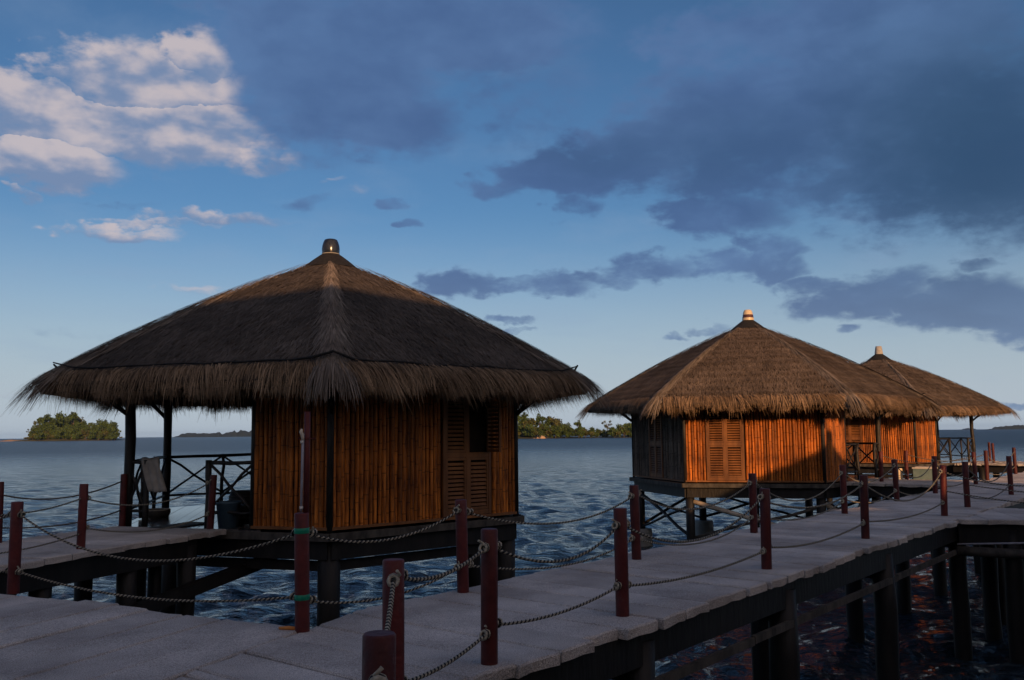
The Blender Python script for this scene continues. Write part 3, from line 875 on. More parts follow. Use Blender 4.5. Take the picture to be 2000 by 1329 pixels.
def roof_parts(root, n_main, n_fringe, n_hip, scale_w, seed, net=True, netdeg=None, rb=5.62, zb=2.70, flen=1.0, ang=0.0):
    near_ = net and netdeg is None
    hipw = 1.0 if near_ else 0.7
    global RB, ZB
    RB, ZB = rb, zb
    lean = np.array([math.cos(-ang), math.sin(-ang), 0.0]) * 0.20     # the breeze from the left combs every fringe the same way
    rr = np.random.default_rng(seed)
    roof = MB()
    nv = 14
    vs = [0.02] + [i / nv for i in range(1, nv + 1)]
    # solid mass of the roof: top skin, skirt and underside
    prof = [(RB * v, ZA - (ZA - ZB) * v + BULGE * math.sin(math.pi * v) - 0.03) for v in vs]
    prof += [(RB + 0.20 * flen, ZB - 0.22 * flen), (RB + 0.10 * flen, ZB - 0.36 * flen), (RB - 0.35, ZB - 0.26 * flen), (RB - 0.75, ZB + 0.05), (2.5, ZA - 1.35), (0.05, ZA - 0.35)]
    V, F = [], []
    hseg = 6
    for (r, z) in prof:
        for k in range(6):
            a, c = np.array([math.cos(R(30 + 60 * k)), math.sin(R(30 + 60 * k))]) * r, np.array([math.cos(R(90 + 60 * k)), math.sin(R(90 + 60 * k))]) * r
            for j in range(hseg):
                p = a + (c - a) * j / hseg
                V.append((p[0] + rr.normal(0, 0.008), p[1] + rr.normal(0, 0.008), z + rr.normal(0, 0.010)))
    nn = 6 * hseg
    for i in range(len(prof) - 1):
        for k in range(nn):
            F.append((i * nn + k, i * nn + (k + 1) % nn, (i + 1) * nn + (k + 1) % nn, (i + 1) * nn + k))
    me = mesh_np('roof', V, [f[::-1] for f in F], THATCHB, smooth=True)
    ro = link(bpy.data.objects.new('roof', me), root)
    # grass laid on the faces
    v = np.sqrt(rr.random(n_main)) * 0.97 + 0.015
    crs = rr.random(n_main) < (0.05 if near_ else 0.36)          # part of the grass is laid in courses
    v = np.where(crs, np.clip(np.round(v * 15) / 15 + rr.normal(0, 0.006, n_main), 0.02, 0.985), v)
    k = rr.integers(0, 6, n_main); h = rr.random(n_main)
    A = R(30) + k * R(60); B = A + R(60)
    z = ZA - (ZA - ZB) * v + BULGE * np.sin(math.pi * v)
    pa = np.stack([RB * v * np.cos(A), RB * v * np.sin(A), z], 1); pb = np.stack([RB * v * np.cos(B), RB * v * np.sin(B), z], 1)
    P = pa + (pb - pa) * h[:, None]
    mid = (A + B) / 2
    ap = RB * math.cos(R(30))
    slope = (-(ZA - ZB) + BULGE * math.pi * np.cos(math.pi * v))
    out = np.stack([np.cos(mid) * ap, np.sin(mid) * ap, slope], 1)
    T = out / np.linalg.norm(out, axis=1)[:, None]
    tang = np.stack([-np.sin(mid), np.cos(mid), np.zeros_like(mid)], 1)
    Nn = np.cross(tang, T) * -1
    Nn *= np.sign(Nn[:, 2:3])
    T = T + tang * rr.normal(0, 0.22, n_main)[:, None]; T /= np.linalg.norm(T, axis=1)[:, None]
    P = P + Nn * rr.uniform(-0.012, 0.008, n_main)[:, None]
    Vv, Ff = strands(P, T, Nn, rr.uniform(0.16, 0.36, n_main) * np.clip((1.02 - v) * 8, 0.25, 1), 0.017 * scale_w * rr.uniform(0.7, 1.3, n_main), rr.uniform(0.0, 0.014, n_main) + np.where(crs, 0.022, 0.0), rr.uniform(0, 0.004, n_main))
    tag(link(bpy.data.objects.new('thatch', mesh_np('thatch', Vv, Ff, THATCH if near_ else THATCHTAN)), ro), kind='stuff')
    # long fringe hanging from the eaves
    n = n_fringe
    k = rr.integers(0, 6, n); h = rr.random(n); lam = rr.random(n) ** 1.2
    A = R(30) + k * R(60); B = A + R(60); mid = (A + B) / 2
    r0 = RB - 0.04 - 0.55 * lam
    z0 = ZB + 0.06 - 0.12 * lam + rr.normal(0, 0.02, n)
    pa = np.stack([r0 * np.cos(A), r0 * np.sin(A), z0], 1); pb = np.stack([r0 * np.cos(B), r0 * np.sin(B), z0], 1)
    P = pa + (pb - pa) * h[:, None]
    rad = P.copy(); rad[:, 2] = 0; rad /= np.linalg.norm(rad, axis=1)[:, None]
    fn_ = np.stack([np.cos(mid), np.sin(mid), np.zeros(n)], 1)
    wc = np.abs(h * 2 - 1) ** 3
    O = fn_ * (1 - 0.75 * wc)[:, None] + rad * (0.35 + 0.6 * wc)[:, None]; O /= np.linalg.norm(O, axis=1)[:, None]
    tang = np.stack([-O[:, 1], O[:, 0], np.zeros(n)], 1)
    s = (k + h) * 6.0
    clump = 0.16 * np.sin(s * 2.1 + seed) + 0.12 * np.sin(s * 5.3 + 1.3 * seed) + 0.10 * np.sin(s * 13.7 + 2) + 0.08 * np.sin(s * 31 + 0.7)
    lenmod = 1 + 0.10 * np.sin(s * 3.7 + seed) + 0.10 * np.sin(s * 9.1 + 2 * seed) + 0.07 * np.sin(s * 23.0)
    L = rr.uniform(0.46, 0.68, n) * flen * (1 - 0.38 * lam) * lenmod * (1 + 0.45 * (rr.random(n) > 0.975))
    a_, b_ = 0.84 - 0.42 * lam, 0.22
    c_, d_ = 0.30 + 0.25 * lam, 0.52
    side = clump * 0.8 + rr.normal(0, 0.14, n)
    rows = []
    W = 0.0135 * scale_w * rr.uniform(0.7, 1.3, n)
    segs = 3
    for i in range(segs + 1):
        q = i / segs
        c = P + O * ((a_ * q - b_ * q * q) * L)[:, None] + np.array([0, 0, -1.0])[None] * ((c_ * q + d_ * q * q) * L)[:, None] + tang * (side * L * q)[:, None] + lean[None] * (L * q)[:, None]
        hw = (W * (1 - 0.8 * q ** 2) / 2)[:, None]
        rows += [c - tang * hw, c + tang * hw]
    Vv = np.stack(rows, 1).reshape(-1, 3)
    kk = 2 * (segs + 1); base = (np.arange(n) * kk)[:, None]
    Ff = np.concatenate([base + np.array([2 * i, 2 * i + 1, 2 * i + 3, 2 * i + 2])[None] for i in range(segs)], 0)
    tag(link(bpy.data.objects.new('thatch_fringe', mesh_np('thatch_fringe', Vv, Ff, THATCHF)), ro), kind='stuff')
    # bundled grass along each hip
    for kx in range(6):
        deg = 30 + 60 * kx
        n = n_hip
        v = np.sqrt(rr.random(n)) * 0.95 + 0.06
        u = rr.normal(0, 0.5, n).clip(-1, 1)
        tg = np.array([-math.sin(R(deg)), math.cos(R(deg)), 0])
        hp = np.stack([RB * v * math.cos(R(deg)), RB * v * math.sin(R(deg)), ZA - (ZA - ZB) * v + BULGE * np.sin(math.pi * np.minimum(v, 1))], 1)
        wd = (0.09 + 0.17 * v) * hipw
        P = hp + tg[None] * (u * wd)[:, None] + np.array([0, 0, 1.0])[None] * (0.075 - 0.10 * np.abs(u) - 0.12 * np.abs(u) * wd)[:, None]
        T = np.array([math.cos(R(deg)) * RB, math.sin(R(deg)) * RB, -(ZA - ZB)]); T /= np.linalg.norm(T)
        Td = T[None] + tg[None] * (u * 0.3 * hipw + rr.normal(0, 0.08, n))[:, None] + np.array([0, 0, -1.0])[None] * (np.abs(u) * 0.15)[:, None]
        Td /= np.linalg.norm(Td, axis=1)[:, None]
        N0 = np.cross(tg, T); N0 *= np.sign(N0[2])
        Nn = N0[None] + tg[None] * (u * 0.6)[:, None]; Nn /= np.linalg.norm(Nn, axis=1)[:, None]
        big = v > 0.93
        Vv, Ff = strands(P, Td, Nn, rr.uniform(0.25, 0.5, n) * np.where(big, 1.0 + 0.5 * flen, 1.0), 0.017 * scale_w * rr.uniform(0.7, 1.3, n), rr.uniform(0, 0.014, n), np.where(big, rr.uniform(0.1, 0.4, n), 0.01))
        tag(link(bpy.data.objects.new('hip_thatch', mesh_np('hip_thatch', Vv, Ff, THATCHH)), ro), kind='stuff')
    b = MB(); b.lathe([(0.62, ZA - 0.27), (0.40, ZA - 0.09), (0.24, ZA + 0.03), (0.17, ZA + 0.07), (0.0, ZA + 0.08)], 18); b.build('apex_cap', NETROPE, ro)
    if net:
        for kx in (range(6) if netdeg is None else netdeg):
            b = MB()
            pts = []
            for j in range(15):
                q = j / 14
                p = hip(0.985, 30 + 60 * kx) * (1 - q) + hip(0.985, 90 + 60 * kx) * q
                lift = 0.05 + 0.11 * (abs(2 * q - 1) ** 10)
                pts.append((p[0] * (1.0 + rr.normal(0, 0.002)), p[1] * (1.0 + rr.normal(0, 0.002)), p[2] + lift + rr.normal(0, 0.012)))
            b.tube(pts, [rr.uniform(0.012, 0.024) for _ in pts], 6); b.build('net_edge', NETROPE, ro)
    return ro

def clip_rect_to_hex(x0, x1, rad):
    poly = [(x0, -9), (x1, -9), (x1, 9), (x0, 9)]
    for k in range(6):
        a = R(60 * k)
        poly = clip_poly(poly, np.array([math.cos(a), math.sin(a)]), rad * math.cos(R(30)))
    return poly

def window(root, p0, d, n, w, open_upper=False):
    """louvred shutter window; p0 = left foot seen from outside, d along the wall, n outward"""
    ang = math.atan2(d.y, d.x)
    wr = MB()
    M = Matrix.Rotation(ang, 3, 'Z')
    def bx(cx, cz, sx, sz, off, sy=0.06):
        c = p0 + d * cx + n * off; c = Vector((c.x, c.y, cz)); wr.box(c, (sx, sy, sz), ang)
    Z0, Z1, ZM = 0.07, 2.45, 1.20
    for cx in (0.035, w / 2, w - 0.035): bx(cx, (Z0 + Z1) / 2, 0.07 if cx != w / 2 else 0.08, Z1 - Z0, 0.055)
    for cz in (Z0 + 0.04, ZM, Z1 - 0.04): bx(w / 2, cz, w - 0.002, 0.09, 0.052, 0.055)
    win = wr.build('window', SHUTTER, root)
    cb_ = MB(); c = p0 + d * (w / 2) - n * 0.11; cb_.box((c.x, c.y, 1.26), (w + 0.5, 0.02, 2.6), ang); cb_.build('dark_backing', WALLBACK, win)  # added dark sheet: stops light showing through and keeps the opening dark
    cw = (w - 0.22) / 2
    for col in range(2):
        for lvl in range(2):
            z0, z1 = (Z0 + 0.09, ZM - 0.05) if lvl == 0 else (ZM + 0.05, Z1 - 0.09)
            x0 = 0.072 + col * (cw + 0.076)
            swing = 0.0; hinge = x0
            if open_upper and lvl == 1:
                swing = R(80) if col == 1 else 0.0; hinge = x0 + cw if col == 1 else x0
            sb = MB()
            parts = [(0.02, (z0 + z1) / 2, 0.04, z1 - z0), (cw - 0.02, (z0 + z1) / 2, 0.04, z1 - z0), (cw / 2, z0 + 0.025, cw - 0.082, 0.05), (cw / 2, z1 - 0.025, cw - 0.082, 0.05)]
            def put(lx, lz, sx, sz, sy, tilt=0.0):
                lp = Vector((x0 + lx - hinge, 0, 0))
                lp = Matrix.Rotation(-swing if False else swing, 3, 'Z') @ lp
                c = p0 + d * hinge + n * 0.06
                c = Vector((c.x, c.y, 0)) + M @ lp; c.z = lz
                sb.box(c, (sx, sy, sz), M=M @ Matrix.Rotation(swing, 3, 'Z') @ Matrix.Rotation(tilt, 3, 'X'))
            for (lx, lz, sx, sz) in parts: put(lx, lz, sx, sz, 0.035)
            ns = int((z1 - z0 - 0.12) / 0.078)
            for i in range(ns):
                put(cw / 2, z0 + 0.09 + i * 0.078, cw - 0.09, 0.058, 0.009, R(-32))
            sb.build('shutter', SHUTTER, win)

def log(b, p, q, r, seed=0, n=7, wob=0.012):
    p, q = Vector(p), Vector(q)
    rr = np.random.default_rng(abs(int(seed)))
    pts = []
    for i in range(5):
        u = i / 4
        c = p + (q - p) * u
        if 0 < i < 4: c += Vector(rr.normal(0, wob, 3))
        pts.append(c)
    b.tube(pts, [r * rr.uniform(0.88, 1.1) for _ in pts], n)

def railing(root, a, c, seed, bays=2, ztop=1.13):
    """rustic log railing with crossed braces between a and c (local 2-D)"""
    a, c = Vector((a[0], a[1], 0)), Vector((c[0], c[1], 0))
    k = seed
    for z_, r_ in ((ztop, 0.035), (0.26, 0.028)):
        b = MB(); log(b, a + Vector((0, 0, z_)), c + Vector((0, 0, z_ + 0.01)), r_, k); b.build('rail', BLACKLOG, root); k += 1
    for i in range(bays):
        u0, u1 = i / bays, (i + 1) / bays
        p, q_ = a + (c - a) * u0, a + (c - a) * u1
        for za, zb in ((0.27, ztop), (ztop, 0.27)):
            b = MB(); log(b, p + Vector((0, 0, za)), q_ + Vector((0, 0, zb)), 0.026, k); b.build('brace', BLACKLOG, root); k += 1
        if i:
            b = MB(); log(b, p + Vector((0, 0, 0)), p + Vector((0, 0, ztop + 0.05)), 0.04, k); b.build('baluster', BLACKLOG, root); k += 1

def make_hut(c, ang, label, n_main, n_fringe, n_hip, scale_w, seed, side, finial, net=True, netdeg=None, pile_r=0.2, footings=False, open_win=False, simple=False, rb=5.62, zb=2.70, flen=1.0):
    root = tag(empty('thatched_hut', (c[0], c[1], 0), R(ang)), label, 'hut', 'thatched huts on stilts')
    rr = np.random.default_rng(seed + 100)
    # ---- platform
    b = MB()
    V = [vtx(30 + 60 * k, 4.36, -0.05) for k in range(6)] + [vtx(30 + 60 * k, 4.36, -0.16) for k in range(6)]
    b.add(V, [tuple(range(6)), tuple(reversed(range(6, 12)))] + [(6 + i, 6 + (i + 1) % 6, (i + 1) % 6, i) for i in range(6)])
    b.build('floor', DARKWOOD, root)
    for k in range(6):
        b = MB(); b.bar(vtx(30 + 60 * k, 4.385, -0.10), vtx(90 + 60 * k, 4.385, -0.10), 0.05, 0.13); b.build('floor_edge', GREYWOOD, root)
        b = MB(); b.bar(vtx(30 + 60 * k, 4.16, -0.33), vtx(90 + 60 * k, 4.16, -0.33), 0.16, 0.32); b.build('floor_beam', DARKWOOD, root)
        b = MB(); b.bar(vtx(30 + 60 * k, 4.0, -0.345), vtx(30 + 60 * k, 0.2, -0.345), 0.14, 0.28); b.build('joist', DARKWOOD, root)
    x = 1.15
    while x < 3.75:
        w = 0.19
        poly = clip_rect_to_hex(x + 0.004, x + w - 0.004, 4.33)
        if len(poly) >= 3:
            n = len(poly); bb = MB(); zt = -0.018 + rr.normal(0, 0.002)
            bb.add([(*p, zt) for p in poly] + [(*p, -0.048) for p in poly], [tuple(range(n))] + [(n + i, n + (i + 1) % n, (i + 1) % n, i) for i in range(n)])
            bb.build('floor_board', FLOORB, root)
        x += w
    # ---- stilts
    for k in range(6):
        p = vtx(30 + 60 * k, 4.0)
        b = MB()
        b.tube([(p.x, p.y, -0.17), (p.x + rr.normal(0, .01), p.y + rr.normal(0, .01), -1.4), (p.x, p.y, WATER_Z - 0.8)], [pile_r, pile_r * 0.97, pile_r * 1.03], 8 if footings else 4 + 6)
        b.build('stilt', DARKWOOD, root)
        if footings:
            b = MB(); b.lathe([(0.42, WATER_Z - 0.8), (0.41, -2.0), (0.39, -1.88), (0.0, -1.87)], 8, (p.x, p.y, 0)); b.build('footing', CONC_PALE, root)
    p = vtx(0, 0.0)
    b = MB(); b.tube([(0, 0, -0.2), (0, 0, WATER_Z - 0.8)], pile_r, 8); b.build('stilt', DARKWOOD, root)
    for k in range(6):
        a0, a1 = vtx(30 + 60 * k, 4.0), vtx(90 + 60 * k, 4.0)
        if not footings:
            b = MB(); b.bar((a0.x, a0.y, -0.62), (a1.x, a1.y, -0.62), 0.12, 0.16); b.build('tie_beam', DARKWOOD, root)
            continue
        pale = footings and k in (4, 3)
        b = MB(); log(b, (a0.x, a0.y, -0.6), (a1.x, a1.y, -1.75), 0.055 if not pale else 0.075, seed + k, wob=0.02); b.build('stilt_brace', PALEPOLE if pale else DARKWOOD, root)
        b = MB(); log(b, (a1.x, a1.y, -0.75), (a0.x, a0.y, -1.8), 0.045, seed + k + 9, wob=0.02); b.build('stilt_brace', GREYWOOD if pale else DARKWOOD, root)
    # ---- walls
    faces = [(90, 150, 0.0, 1.0, (0.56, 0.84)), (150, 210, 0.0, 1.0, (0.36, 0.62)), (210, 270, 0.0, 1.0, (0.16, 0.44)),
             (30, 90, 0.645, 1.0, None), (-90, -30, 0.0, 0.355, None)]
    ends = []
    for fi, (d0, d1, f0, f1, win) in enumerate(faces):
        a, e = vtx(d0), vtx(d1)
        dr = (e - a).normalized(); ln = (e - a).length
        n = Vector((dr.y, -dr.x, 0))
        if n.dot((a + e) / 2) < 0: n = -n
        wins = None
        if win: wins = (win[0] * ln, win[1] * ln)
        # lining panels
        segs = [(f0 * ln, f1 * ln, 0.0, 3.25)] if not wins else [(f0 * ln, wins[0], 0.0, 3.25), (wins[1], f1 * ln, 0.0, 3.25), (wins[0], wins[1], 2.45, 3.25)]
        for (s0, s1, z0, z1) in segs:
            b = MB(); cc = a + dr * (s0 + s1) / 2 - n * 0.045
            b.box((cc.x, cc.y, (z0 + z1) / 2), (s1 - s0 - 0.004, 0.03, z1 - z0), math.atan2(dr.y, dr.x)); b.build('wall_panel', WALLBACK, root)
        s = f0 * ln + 0.055
        while s < f1 * ln - 0.04:
            if not (wins and wins[0] - 0.035 < s < wins[1] + 0.035):
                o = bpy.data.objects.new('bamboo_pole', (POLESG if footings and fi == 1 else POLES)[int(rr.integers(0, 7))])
                q = a + dr * s + n * rr.normal(0.012, 0.008)
                o.location = (q.x, q.y, 0.0); o.rotation_euler = (rr.normal(0, 0.003), rr.normal(0, 0.003), rr.uniform(0, 6.28))
                k_ = rr.uniform(0.82, 1.1); o.scale = (k_, k_, 1)
                link(o, root)
            s += 0.087 * rr.uniform(0.9, 1.12)
        if wins:
            if simple: pass
            else: window(root, a + dr * wins[0], dr, n, wins[1] - wins[0], open_win and fi == 0)
        b = MB(); q = a + dr * (f0 + f1) / 2 * ln + n * 0.065
        b.bar(Vector((q.x, q.y, 0.03)) - dr * (f1 - f0) * ln / 2, Vector((q.x, q.y, 0.03)) + dr * (f1 - f0) * ln / 2, 0.03, 0.05); b.build('sill_batten', SHUTTER, root)
    for dg in (90, 150, 210, 270):
        q = vtx(dg, HR + 0.03)
        b = MB(); b.tube([(q.x, q.y, -0.05), (q.x, q.y, 3.3)], 0.06, 8); b.build('corner_post', BLACKLOG, root)
    # wall between room and veranda
    P1 = vtx(30) + (vtx(90) - vtx(30)) * 0.645; P2 = vtx(-30) + (vtx(-90) - vtx(-30)) * 0.645
    b = MB(); b.bar(Vector((P1.x, P1.y, 1.62)), Vector((P2.x, P2.y, 1.62)), 0.05, 3.25, 0)
    b.build('veranda_wall', BAMBOO, root)
    for P in (P1, P2):
        b = MB(); b.tube([(P.x, P.y, -0.03), (P.x, P.y, 3.3)], 0.065, 8); b.build('corner_post', BLACKLOG, root)
    # ---- veranda logs, struts and railings
    for dg in (30, -30):
        p = vtx(dg, HR - 0.02)
        b = MB(); log(b, (p.x, p.y, -0.05), (p.x, p.y, 3.2), 0.088, seed + dg, 10, 0.02); b.build('veranda_log', BLACKLOG, root)
        o_ = vtx(dg, HR + 1.0)
        b = MB(); log(b, (p.x, p.y, 1.98), (o_.x, o_.y, 2.78), 0.045, seed + dg + 1); b.build('strut', BLACKLOG, root)
    for dg in (90, 150, 210, 270):
        p, o_ = vtx(dg, HR), vtx(dg, HR + 1.1)
        b = MB(); log(b, (p.x, p.y, 1.95), (o_.x, o_.y, 2.8), 0.05, seed + dg + 1); b.build('strut', BLACKLOG, root)
    for k in range(6):
        b = MB(); log(b, vtx(30 + 60 * k, HR + 0.1, 2.88), vtx(90 + 60 * k, HR + 0.1, 2.88), 0.06, seed + k); b.build('wall_plate', BLACKLOG, root)
    A, B = vtx(30), vtx(-30)
    railing(root, A, B, seed * 10 + 1, 3)
    if side > 0:
        railing(root, B, P2, seed * 10 + 21, 2)
        D_ = vtx(90) - vtx(30)
        railing(root, vtx(30) + D_ * 0.42, P1, seed * 10 + 41, 1)
        railing(root, vtx(30), vtx(30) + D_ * 0.10, seed * 10 + 51, 1)
        g = [vtx(30) + D_ * 0.42, vtx(30) + D_ * 0.10]
    else:
        railing(root, A, P1, seed * 10 + 21, 2)
        D_ = vtx(-90) - vtx(-30)
        railing(root, vtx(-30) + D_ * 0.42, P2, seed * 10 + 41, 1)
        railing(root, vtx(-30), vtx(-30) + D_ * 0.10, seed * 10 + 51, 1)
        g = [vtx(-30) + D_ * 0.42, vtx(-30) + D_ * 0.10]
    for q in g:
        b = MB(); log(b, (q.x, q.y, -0.02), (q.x, q.y, 1.18), 0.055, seed + 77); b.build('baluster', BLACKLOG, root)
    ro = roof_parts(root, n_main, n_fringe, n_hip, scale_w, seed, net, netdeg, rb, zb, flen, R(ang))
    b = MB(); Z = ZA + 0.06
    if finial == 'dark':
        b.lathe([(0.185, Z), (0.19, Z + 0.03), (0.195, Z + 0.12), (0.185, Z + 0.2), (0.165, Z + 0.27), (0.14, Z + 0.325), (0.11, Z + 0.34), (0.0, Z + 0.345)], 24)
        f = b.build('finial', GLAZE, ro)
        b = MB(); b.lathe([(0.192, Z + 0.0), (0.199, Z + 0.008), (0.192, Z + 0.016)], 24); b.build('finial_ring', GREYPOT, ro)
    elif finial == 'cream':
        b.lathe([(0.205, Z), (0.20, Z + 0.09)], 24, mi=0); b.lathe([(0.20, Z + 0.09), (0.198, Z + 0.1), (0.182, Z + 0.2), (0.18, Z + 0.205)], 24, mi=1)
        b.lathe([(0.18, Z + 0.205), (0.155, Z + 0.31), (0.125, Z + 0.37), (0.09, Z + 0.385), (0, Z + 0.39)], 24, mi=0)
        b.build('finial', [CREAM, BROWNGLAZE], ro)
    else:
        tall = 0.42
        b.lathe([(0.21, Z), (0.20, Z + 0.1), (0.17, Z + 0.3), (0.155, Z + tall - 0.02), (0.14, Z + tall), (0.0, Z + tall)], 20)
        b.build('finial', GREYPOT, ro)
    return root

hut1 = make_hut(HUT1, 192, 'large shaded thatched hut on dark stilts, nearest and leftmost, with dark glazed roof pot', 56000, 36000, 2200, 1.0, 1, +1, 'dark', True, None, 0.2, False, True, flen=0.93)
hut2 = make_hut((8.5, 32.0), 15, 'sunlit thatched hut in the middle, with cream banded roof pot and shadowed wall', 52000, 22000, 1500, 1.25, 2, -1, 'cream', True, (5,), 0.15, True, rb=5.8, zb=2.62, flen=0.8)
hut3 = make_hut((19.3, 47.0), -3, 'farthest thatched hut, partly hidden behind the middle hut, with a grey roof pot', 24000, 11000, 600, 2.0, 3, -1, 'grey', False, None, 0.15, False, rb=5.8, zb=2.62, flen=0.8)
hut4 = make_hut(HUT4, 195, 'thatched hut off the right edge whose roof shadow falls on the middle hut', 6000, 9000, 300, 3.0, 4, 1, 'grey', False, None, 0.16, False, simple=True)

# ------------------------------------------------------------------ things on and about the huts
def in_hut1(lx, ly, z=0.0):
    a = R(192); return (HUT1[0] + lx * math.cos(a) - ly * math.sin(a), HUT1[1] + lx * math.sin(a) + ly * math.cos(a), z)

# towel over the veranda railing of the nearest hut
tA, tB = vtx(30), vtx(90)
def rail_pt(u):
    p = tA + (tB - tA) * u; return in_hut1(p.x, p.y)
p0, p1 = np.array(rail_pt(0.075)), np.array(rail_pt(0.165))
al = (p1 - p0); wl = np.linalg.norm(al); al /= wl
nr = np.array([al[1], -al[0], 0])
if nr @ np.array([0, -1, 0]) < 0: nr = -nr
V, F = [], []
nu, nv_ = 10, 16
for i in range(nu + 1):
    for j in range(nv_ + 1):
        u, v = i / nu, j / nv_ - 0.42
        z = 1.22 - abs(v) * 1.05 + 0.03 * math.exp(-abs(v) * 14)
        off = (0.05 + 0.05 * abs(v)) * (1 if v > 0 else -1) * min(1, abs(v) * 12)
        fold = 0.022 * math.sin(u * 15 + v * 4) * min(1, abs(v) * 5)
        P = p0 + al * (u * wl + (0.42 * v if v > 0 else 0.1 * v)) + nr * (off + fold)
        V.append((P[0], P[1], z + 0.012 * math.sin(u * 9)))
for i in range(nu):
    for j in range(nv_):
        a = i * (nv_ + 1) + j
        F.append((a, a + 1, a + nv_ + 2, a + nv_ + 1))
me = mesh_np('towel', V, F, CLOTH, smooth=True)
tw = link(bpy.data.objects.new('towel', me))
md = tw.modifiers.new('thick', 'SOLIDIFY'); md.thickness = 0.012
tag(tw, 'grey brown towel hung over the log railing of the nearest veranda', 'towel')

# blue tub and dark chair by the veranda wall
x, y, z = in_hut1(1.75, 3.02)
tub = tag(empty('tub', (x, y, -0.01)), 'blue plastic tub behind the veranda railing, beside the bamboo wall', 'tub')
b = MB(); b.lathe([(0.0, 0.0), (0.17, 0.0), (0.215, 0.42), (0.235, 0.43), (0.235, 0.455), (0.205, 0.455), (0.165, 0.03), (0.0, 0.03)], 20); b.build('bucket', BLUEPLASTIC, tub)
for sgn in (-1, 1):
    b = MB(); b.tube([(sgn * 0.235, -0.06, 0.41), (sgn * 0.285, -0.04, 0.38), (sgn * 0.285, 0.04, 0.38), (sgn * 0.235, 0.06, 0.41)], 0.014, 6); b.build('handle', BLUEPLASTIC, tub)
x, y, z = in_hut1(1.55, 2.35)
ch = tag(empty('barrel', (x, y, -0.01)), 'dark round barrel standing beside the blue tub on the veranda', 'barrel')
b = MB(); b.lathe([(0.0, 0), (0.23, 0), (0.27, 0.2), (0.28, 0.32), (0.27, 0.44), (0.23, 0.6), (0.2, 0.6), (0.2, 0.56), (0, 0.56)], 20); b.build('body', DARKWOOD, ch)
for z_ in (0.12, 0.5):
    b = MB(); r_ = 0.262; b.lathe([(r_ - 0.012, z_ - 0.02), (r_ + 0.004, z_ - 0.018), (r_ + 0.004, z_ + 0.018), (r_ - 0.012, z_ + 0.02)], 20); b.build('hoop', BLACKLOG, ch)
# dark doormat at the head of the pier and a pair of sandals
x, y, z = in_hut1(2.65, 2.45)
b = MB(); b.box((0, 0, 0.006), (0.5, 1.1, 0.018)); 
for i in range(9): b.box((0, -0.5 + i * 0.125, 0.018), (0.46, 0.05, 0.012))
mt_ = b.build('doormat', BLACKLOG); mt_.location = (x, y, -0.012); mt_.rotation_euler = (0, 0, R(192 - 30))
tag(mt_, 'dark ribbed doormat on the wet veranda floor at the pier head', 'doormat')
x, y, z = in_hut1(3.35, 0.55)
bk = tag(empty('basket', (x, y, -0.015)), 'low dark basket on the veranda floor below the towel', 'basket')
b = MB(); b.lathe([(0, 0), (0.2, 0.0), (0.25, 0.10), (0.245, 0.16), (0.225, 0.16), (0.19, 0.03), (0, 0.03)], 14); b.build('bowl', GREYWOOD, bk)
b = MB(); b.tube([(0.235 * math.cos(a), 0.235 * math.sin(a), 0.162) for a in np.linspace(0, 6.2832, 15)], 0.016, 6, caps=False); b.build('rim', PALEPOLE, bk)

# things on the branch by the middle hut
x, y, _ = ts(31.05, -8.05)
cb = tag(empty('storage_box', (x, y, 0.0), math.atan2(TD[1], TD[0]) - math.pi / 2), 'teal grey box with a pale lid beside the red posts before the farthest hut', 'box')
b = MB(); b.box((0, 0, 0.17), (0.62, 0.42, 0.34)); b.build('body', TEALBOX, cb)
b = MB(); b.box((0, 0, 0.365), (0.66, 0.46, 0.045)); b.box((0, 0, 0.395), (0.5, 0.3, 0.02)); b.build('lid', WHITEPLASTIC, cb)
for sx in (-1, 1):
    b = MB(); b.bar((sx * 0.325, -0.08, 0.24), (sx * 0.325, 0.08, 0.24), 0.03, 0.03); b.build('handle', WHITEPLASTIC, cb)
x, y, _ = ts(30.75, -8.75)
b = MB(); b.box((0, 0, 0.17), (0.13, 0.16, 0.335)); b.box((0, 0, 0.345), (0.11, 0.14, 0.015)); b.box((0, 0, 0.01), (0.15, 0.18, 0.02))
o = b.build('block', CREAM); o.location = (x, y, 0); tag(o, 'small cream block standing at the foot of the red branch post', 'block')
# concrete pillar and driftwood below the middle hut
x, y = 9.6, 26.7
b = MB(); b.lathe([(0.36, WATER_Z - 0.5), (0.36, -0.75), (0.34, -0.72), (0, -0.72)], 8, (0, 0, 0)); o = b.build('concrete_pillar', CONC_PALE); o.location = (x, y, 0)
tag(o, 'pale round concrete pillar in the water below the middle hut', 'pillar')
for i, (dx, dy, dz, ln, az_, el_) in enumerate(((0.3, 0.2, -1.0, 2.6, 20, 14), (0.9, 0.3, -0.85, 2.0, 35, 8), (0.6, -0.1, -1.15, 2.2, 8, 20))):
    b = MB(); dv = Vector((math.cos(R(az_)) * math.cos(R(el_)), math.sin(R(az_)) * math.cos(R(el_)), math.sin(R(el_))))
    log(b, -dv * ln / 2, dv * ln / 2, 0.05, 60 + i, 7, 0.05)
    o = b.build('driftwood_pole', (PALEPOLE, GREYWOOD, PALEPOLE)[i]); o.location = (x + dx, y + dy, dz)
    tag(o, ('longest bleached pole', 'grey bent pole', 'steepest bleached pole')[i] + ' leaning against the concrete pillar below the middle hut', 'pole')

